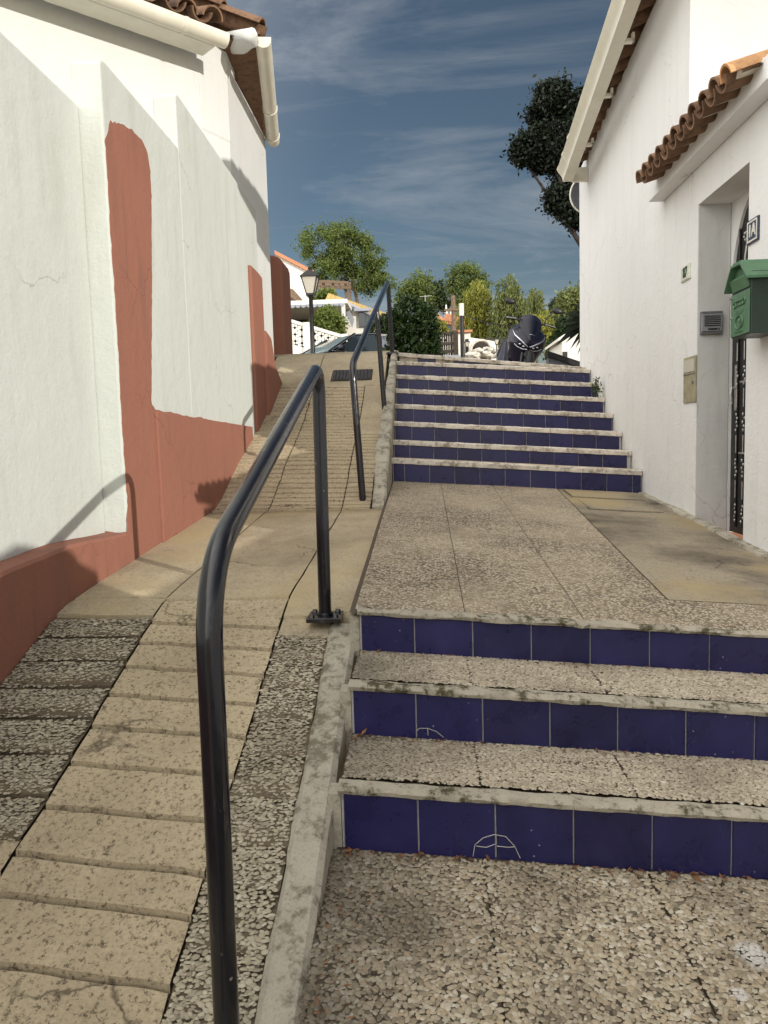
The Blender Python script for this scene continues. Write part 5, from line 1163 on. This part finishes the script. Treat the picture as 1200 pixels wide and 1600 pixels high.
# ------------------------------------------------------------------ parked car
def car(loc, rz, label):
    th = thing('parked_car', loc, label, 'car', None, rz)
    W = .86
    def ring(x, zs, ws, tum): return [(x, -w*W, z) for w, z in zip(ws, zs)]+[(x, w*W, z) for w, z in zip(ws[::-1], zs[::-1])]
    low = [(-2.1, .35, .62), (-2.05, .28, .74), (-1.5, .22, .86), (-.75, .20, .92), (.3, .20, .94), (1.4, .22, .96), (1.95, .28, .94), (2.08, .38, .72)]
    m = MB(); rows = []
    for i, (x, z0, z1) in enumerate(low):
        k = .80 if i in (0, 7) else .93 if i in (1, 6) else 1
        rows.append(ring(x, [z0, (z0+z1)/2-.05, z1-.10, z1], [.88*k, 1*k, .98*k, .90*k], 0))
    m.grid(rows, 0, close=True); m.add(rows[0], [tuple(range(8))]); m.add(rows[-1], [tuple(range(8))]); m.build('body', 'carblack', th, local=True, smooth=50)
    # roof shell
    prof = [(-.30, 1.36), (-.1, 1.42), (.35, 1.455), (.9, 1.43), (1.25, 1.36)]
    m = MB(); rows = [[(x, W*w, z-.05*abs(w)**3*1.2) for w in (-.74, -.6, -.3, 0, .3, .6, .74)] for x, z in prof]
    m.grid(rows); m.grid([[(x, y, z-.03) for x, y, z in r] for r in rows]); m.build('roof', 'carblack', th, local=True, smooth=180)
    m = MB(); P = [[(-1.05, W*.86*w, .935) for w in (-1, -.5, 0, .5, 1)], [(-.68, W*.80*w, 1.17+.01*(1-abs(w))) for w in (-1, -.5, 0, .5, 1)], [(-.31, W*.72*w, 1.35+.02*(1-abs(w))) for w in (-1, -.5, 0, .5, 1)]]; m.grid(P); m.build('windscreen', 'carglass', th, local=True, smooth=180)
    m = MB(); P = [[(1.85, W*.84*w, .95) for w in (-1, 0, 1)], [(1.26, W*.72*w, 1.34+.02*(1-abs(w))) for w in (-1, 0, 1)]]; m.grid(P); m.build('rear_window', 'glass', th, local=True, smooth=180)
    for s_ in (-1, 1):
        for pts in ([(-.92, .95), (-.30, 1.33), (.30, 1.395), (.34, .96)], [(.42, .96), (.40, 1.395), (.95, 1.37), (1.22, 1.30), (1.45, .98)]):
            m = MB(); m.prism([(x, s_*W*lerp(.925, .752, (z-.95)/.43), z) for x, z in pts], (0, s_*.006, 0)); m.build('side_window', 'glass', th, local=True)
        for pts in ([(-1.10, .93), (-.28, 1.385)], [(.38, .95), (.36, 1.42)], [(1.60, .96), (1.22, 1.36)]):
            m = MB(); m.tube([(x, s_*W*lerp(.925, .752, (z-.95)/.43), z) for x, z in pts], .028, 6); m.build('pillar', 'carblack', th, local=True)
        m = MB(); m.tube([(-1.0, s_*W*.90, .945), (1.6, s_*W*.915, .965)], .012, 6); m.tube([(-1.02, s_*W*.935, .965), (-.30, s_*W*.77, 1.365), (.4, s_*W*.75, 1.43), (1.22, s_*W*.765, 1.345), (1.6, s_*W*.93, .98)], .012, 6); m.build('trim', 'chrome', th, local=True)
        m = MB(); m.blob((-.86, s_*(W+.10), 1.0), (.07, .11, .075), .05, 2); m.build('mirror', 'carblack', th, local=True, smooth=180)
        m = MB(); m.blob((-1.98, s_*.58, .66), (.12, .18, .09), .05, 2); m.build('headlight', 'chrome', th, local=True, smooth=180)
        for x in (-1.32, 1.32):
            m = MB(); m.tube([(x, s_*(W-.18), .31), (x, s_*(W+.01), .31)], .31, 24); wh = m.build('wheel', 'rubber', th, local=True, smooth=50)
            m = MB(); m.tube([(x, s_*(W-.0), .31), (x, s_*(W+.016), .31)], .20, 20); m.build('rim', 'silver', wh, local=True, smooth=50)
        m = MB(); m.blob((-.10, s_*.36, .92), (.09, .22, .34), .05, 2); m.build('seat', 'rubber', th, local=True, smooth=180)
    return th
n_ = new('tinted_windscreen', (.02, .03, .03), .03, spec=1.0)
n_.b.inputs['Transmission Weight'].default_value = .75; n_.b.inputs['IOR'].default_value = 1.05; n_.b.inputs['Base Color'].default_value = (.55, .72, .66, 1); n_.b.inputs['Coat Weight'].default_value = .6; n_.b.inputs['Coat Roughness'].default_value = .03
M['carglass'] = n_.m
q = q_at(547, 530, 19.2)
car((q.x, 19.2, z_street(q.x, 19.2)+.10), R(38), 'dark parked car whose roof and windscreen rise above the ramp top')

# ------------------------------------------------------------------ scooter
SY = 11.2; sq = q_at(809, 560, SY)
sc_ = thing('scooter', (sq.x+.02, SY, z_street(sq.x, SY)), 'dark purple maxi scooter parked facing the stairs with V shaped headlights', 'scooter', None, R(12))
sc_.rotation_euler = (0, R(13), R(5)); sc_.scale = (1.0, 1.0, 1.0)
WZ = [(.36, .13), (.46, .19), (.58, .235), (.68, .265), (.78, .285), (.86, .27), (.93, .20), (.985, .13)]
NZ = [(.36, .10), (.46, .05), (.58, .0), (.66, -.03), (.74, .0), (.86, .09), (.93, .15), (.985, .20)]
bw = lambda z: pw(z, WZ); nz = lambda z: pw(z, NZ)
def fy(x, z):                                  # front surface of the fairing
    u = max(-1, min(1, x/bw(z))); return nz(z)+.30*(1-math.sqrt(max(0, 1-.92*u*u)))
m = MB(); rows = []
for i in range(22):
    z = lerp(.36, .985, i/21); w_ = bw(z)
    rows.append([(w_*math.sin(t), nz(z)+.30*(1-math.sqrt(max(0, 1-.92*math.sin(t)**2))), z) for t in [lerp(-1.57, 1.57, k/20) for k in range(21)]])
m.grid(rows)
rows = []
for s_ in (-1, 1):
    rows = [[(s_*bw(z)*lerp(1, .72, j/4), nz(z)+.215+.10*j, z-.03*j) for j in range(5)] for z in [lerp(.36, .9, i/8) for i in range(9)]]; m.grid(rows)
m.build('fairing', 'scoot', sc_, local=True, smooth=50)
# lower body flanks, footboards and tail
m = MB(); rows = []
for (y, w_, z0, z1) in ((.30, .20, .24, .60), (.45, .25, .20, .40), (.75, .26, .20, .42), (.95, .25, .24, .78), (1.25, .24, .34, .82), (1.6, .19, .50, .86), (1.85, .10, .68, .88)):
    rows.append([(-w_*.7, y, z0), (-w_, y, (z0+z1)/2), (-w_*.75, y, z1), (w_*.75, y, z1), (w_, y, (z0+z1)/2), (w_*.7, y, z0)])
m.grid(rows, close=True); m.add(rows[0], [tuple(range(6))]); m.add(rows[-1], [tuple(range(6))]); m.build('body', 'scoot', sc_, local=True, smooth=60, bevel=.02)
m = MB(); rows = []
for (y, w_, z) in ((.85, .13, .80), (1.0, .17, .84), (1.3, .18, .83), (1.45, .16, .90), (1.8, .13, .92)): rows.append([(-w_, y, z-.06), (-w_*.9, y, z), (0, y, z+.02), (w_*.9, y, z), (w_, y, z-.06)])
m.grid(rows); m.build('seat', 'scootblk', sc_, local=True, smooth=180)
m = MB(); rows = []                            # smoked screen: broad shield rising from the nose
for i in range(14):
    t = i/13; z = lerp(.70, 1.10, t); w_ = pw(t, [(0, .015), (.25, .10), (.5, .155), (.8, .165), (.93, .13), (1, .06)]); y0 = lerp(-.035, .20, t**1.2)
    rows.append([(w_*u, y0+.10*u*u*(w_/.165), z) for u in (-1, -.75, -.5, -.25, 0, .25, .5, .75, 1)])
m.grid(rows); m.grid([[(x, y+.012, z) for x, y, z in r] for r in rows]); m.build('windscreen', 'scootgl', sc_, local=True, smooth=180)
m = MB(); m.tube([(-.035, -.045, .775), (0, -.05, .782), (.035, -.045, .775)], .004, 6); m.build('emblem', 'chrome', sc_, local=True)
for s_ in (-1, 1):
    def patch(poly, off):
        rows = [[(s_*x, fy(s_*x, z)-off, z) for x, z in r] for r in poly]; mm_ = MB(); mm_.grid(rows); return mm_
    lo = [(.02, .575), (.08, .575), (.15, .60), (.205, .66)]; hi = [(.02, .60), (.08, .635), (.15, .69), (.225, .735)]
    hl = patch([[lo[k], tuple(lerp(lo[k][q], hi[k][q], .5) for q in (0, 1)), hi[k]] for k in range(4)], .010).build('headlight', 'scootgl', sc_, local=True, smooth=180)
    m = MB(); pth = [(.015, .605), (.08, .645), (.15, .70), (.21, .755), (.238, .83)]
    m.tube([(s_*x, fy(s_*x, z)-.010, z) for x, z in pth], [.010, .012, .012, .010, .005], 8); m.build('light_strip', 'chrome', hl, local=True, smooth=60)
    m = MB(); pth = [(.015, .572), (.08, .567), (.15, .59), (.20, .63)]; m.tube([(s_*x, fy(s_*x, z)-.008, z) for x, z in pth], .007, 8); m.build('light_strip', 'chrome', hl, local=True, smooth=60)
    for (x, z) in ((.07, .604), (.125, .628)): m = MB(); m.blob((s_*x, fy(s_*x, z)-.010, z), (.022, .010, .014), .05, 2); m.build('lens', 'chrome', hl, local=True, smooth=180)
    m = MB(); m.tube([(s_*.10, .26, .98), (s_*.24, .25, 1.02), (s_*.36, .32, 1.01)], [.016, .016, .020], 10); m.build('handlebar', 'scootblk', sc_, local=True, smooth=60)
    m = MB(); m.tube([(s_*.22, .235, 1.01), (s_*.37, .21, .995)], .007, 6); m.build('brake_lever', 'silver', sc_, local=True)
    m = MB(); m.tube([(s_*.20, .26, 1.02), (s_*.225, .24, 1.12), (s_*.29, .24, 1.20)], .009, 8); mr = m.build('mirror', 'scootblk', sc_, local=True, smooth=60)
    m = MB(); m.blob((s_*.355, .25, 1.235), (.082, .022, .048), .12, 2, seed=3); m.build('mirror_shell', 'scootblk', mr, local=True, smooth=180)
    m = MB(); m.tube([(s_*.065, .02, .52), (s_*.06, -.04, .26)], .022, 10); m.build('fork', 'iron', sc_, local=True, smooth=60)
m = MB(); rows = []
for k in range(9):
    t = lerp(-.5, 2.2, k/8); rows.append([(x, -.05-.30*math.cos(t)*.9-.0, .26+.285*math.sin(t)) for x in (-.065, -.05, 0, .05, .065)])
m.grid(rows); m.build('mudguard', 'scootblk', sc_, local=True, smooth=180)
for y in (-.05, 1.30):
    m = MB(); pr = [(.25*math.cos(t), .25*math.sin(t)) for t in [2*math.pi*i/28 for i in range(29)]]
    m.tube([(0, y+a_, .25+b_) for a_, b_ in pr], .052, 10); wl = m.build('wheel', 'rubber', sc_, local=True, smooth=60)
    m = MB(); m.tube([(-.03, y, .25), (.03, y, .25)], .18, 20); m.build('rim', 'grate', wl, local=True, smooth=50)
m = MB(); m.tube([(-.18, .95, .25), (-.34, .90, .02)], .012, 8); m.build('side_stand', 'iron', sc_, local=True)

# ------------------------------------------------------------------ sky, sun
SUN = Vector((.747, -.664, .277)).normalized()
el, rot = math.asin(SUN.z), math.atan2(SUN.x, SUN.y)
W_ = bpy.data.worlds.new('World'); S.world = W_; W_.use_nodes = True
n = NT(W_); bg = n.n['Background']
sky = n.add('ShaderNodeTexSky'); sky.sky_type = 'NISHITA'; sky.sun_disc = False; sky.sun_elevation = el; sky.sun_rotation = rot; sky.air_density = 1.0; sky.dust_density = .6; sky.ozone_density = 2.2
tc = n.add('ShaderNodeTexCoord').outputs['Generated']
sp = n.add('ShaderNodeSeparateXYZ', None, i0=tc)
zz = n.math('ADD', n.math('MAXIMUM', sp.outputs[2], 0.0), .12)
pl = n.add('ShaderNodeCombineXYZ', None, i0=n.math('DIVIDE', sp.outputs[0], zz), i1=n.math('DIVIDE', sp.outputs[1], zz), i2=0.0).outputs[0]
c1 = n.noise(n.map(pl, (.50, .95, 1), (0, 0, R(-20)), (.35, .2, 0)), .9, 10, .64, 1.6)
c2 = n.noise(n.map(pl, (.35, 2.6, 1), (0, 0, R(-8)), (3.1, 1.7, 0)), 2.1, 8, .65, .6)
cm = n.math('ADD', n.math('MULTIPLY', n.ramp(c1, (.47, 0.0), (.70, 1.0)), .85), n.math('MULTIPLY', n.ramp(c2, (.54, 0.0), (.80, 1.0)), .35))
# bright cloud bank added out of view, behind left, to fill the shade
dt = n.add('ShaderNodeVectorMath', {'operation': 'DOT_PRODUCT'}); n.set(dt.inputs[0], tc); dt.inputs[1].default_value = Vector((-.80, -.42, .45)).normalized()
fill_mask = n.ramp(n.math('ADD', n.math('MULTIPLY', dt.outputs['Value'], .5), .5), (.42, 0.0), (.85, 1.0))
cover_ = n.math('MINIMUM', n.math('ADD', n.math('MULTIPLY', cm, .60), n.math('MULTIPLY', fill_mask, .85)), 1.0)
CLOUD_F, FILL_CLOUD, SKY_K = (2.7, 2.78, 2.9), (16, 15.6, 14.8), .42
ccol = n.mix(fill_mask, CLOUD_F, FILL_CLOUD)
skyc = n.mix(1.0, sky.outputs[0], (SKY_K*.97, SKY_K*.90, SKY_K*.82), 'MULTIPLY')
n.set(bg.inputs['Color'], n.mix(cover_, skyc, ccol)); bg.inputs['Strength'].default_value = .15
ld_ = bpy.data.lights.new('sun', 'SUN'); ld_.energy = 3.0; ld_.angle = R(.5); ld_.color = (1.0, .94, .85)
so_ = bpy.data.objects.new('sun', ld_); COL.objects.link(so_); so_.rotation_euler = (-SUN).to_track_quat('-Z', 'Y').to_euler(); so_.location = (4, -5, 6)
V_ = S.view_settings; V_.view_transform = 'Standard'; V_.look = 'None'; V_.exposure = .28; V_.gamma = 1.0; V_.use_curve_mapping = False
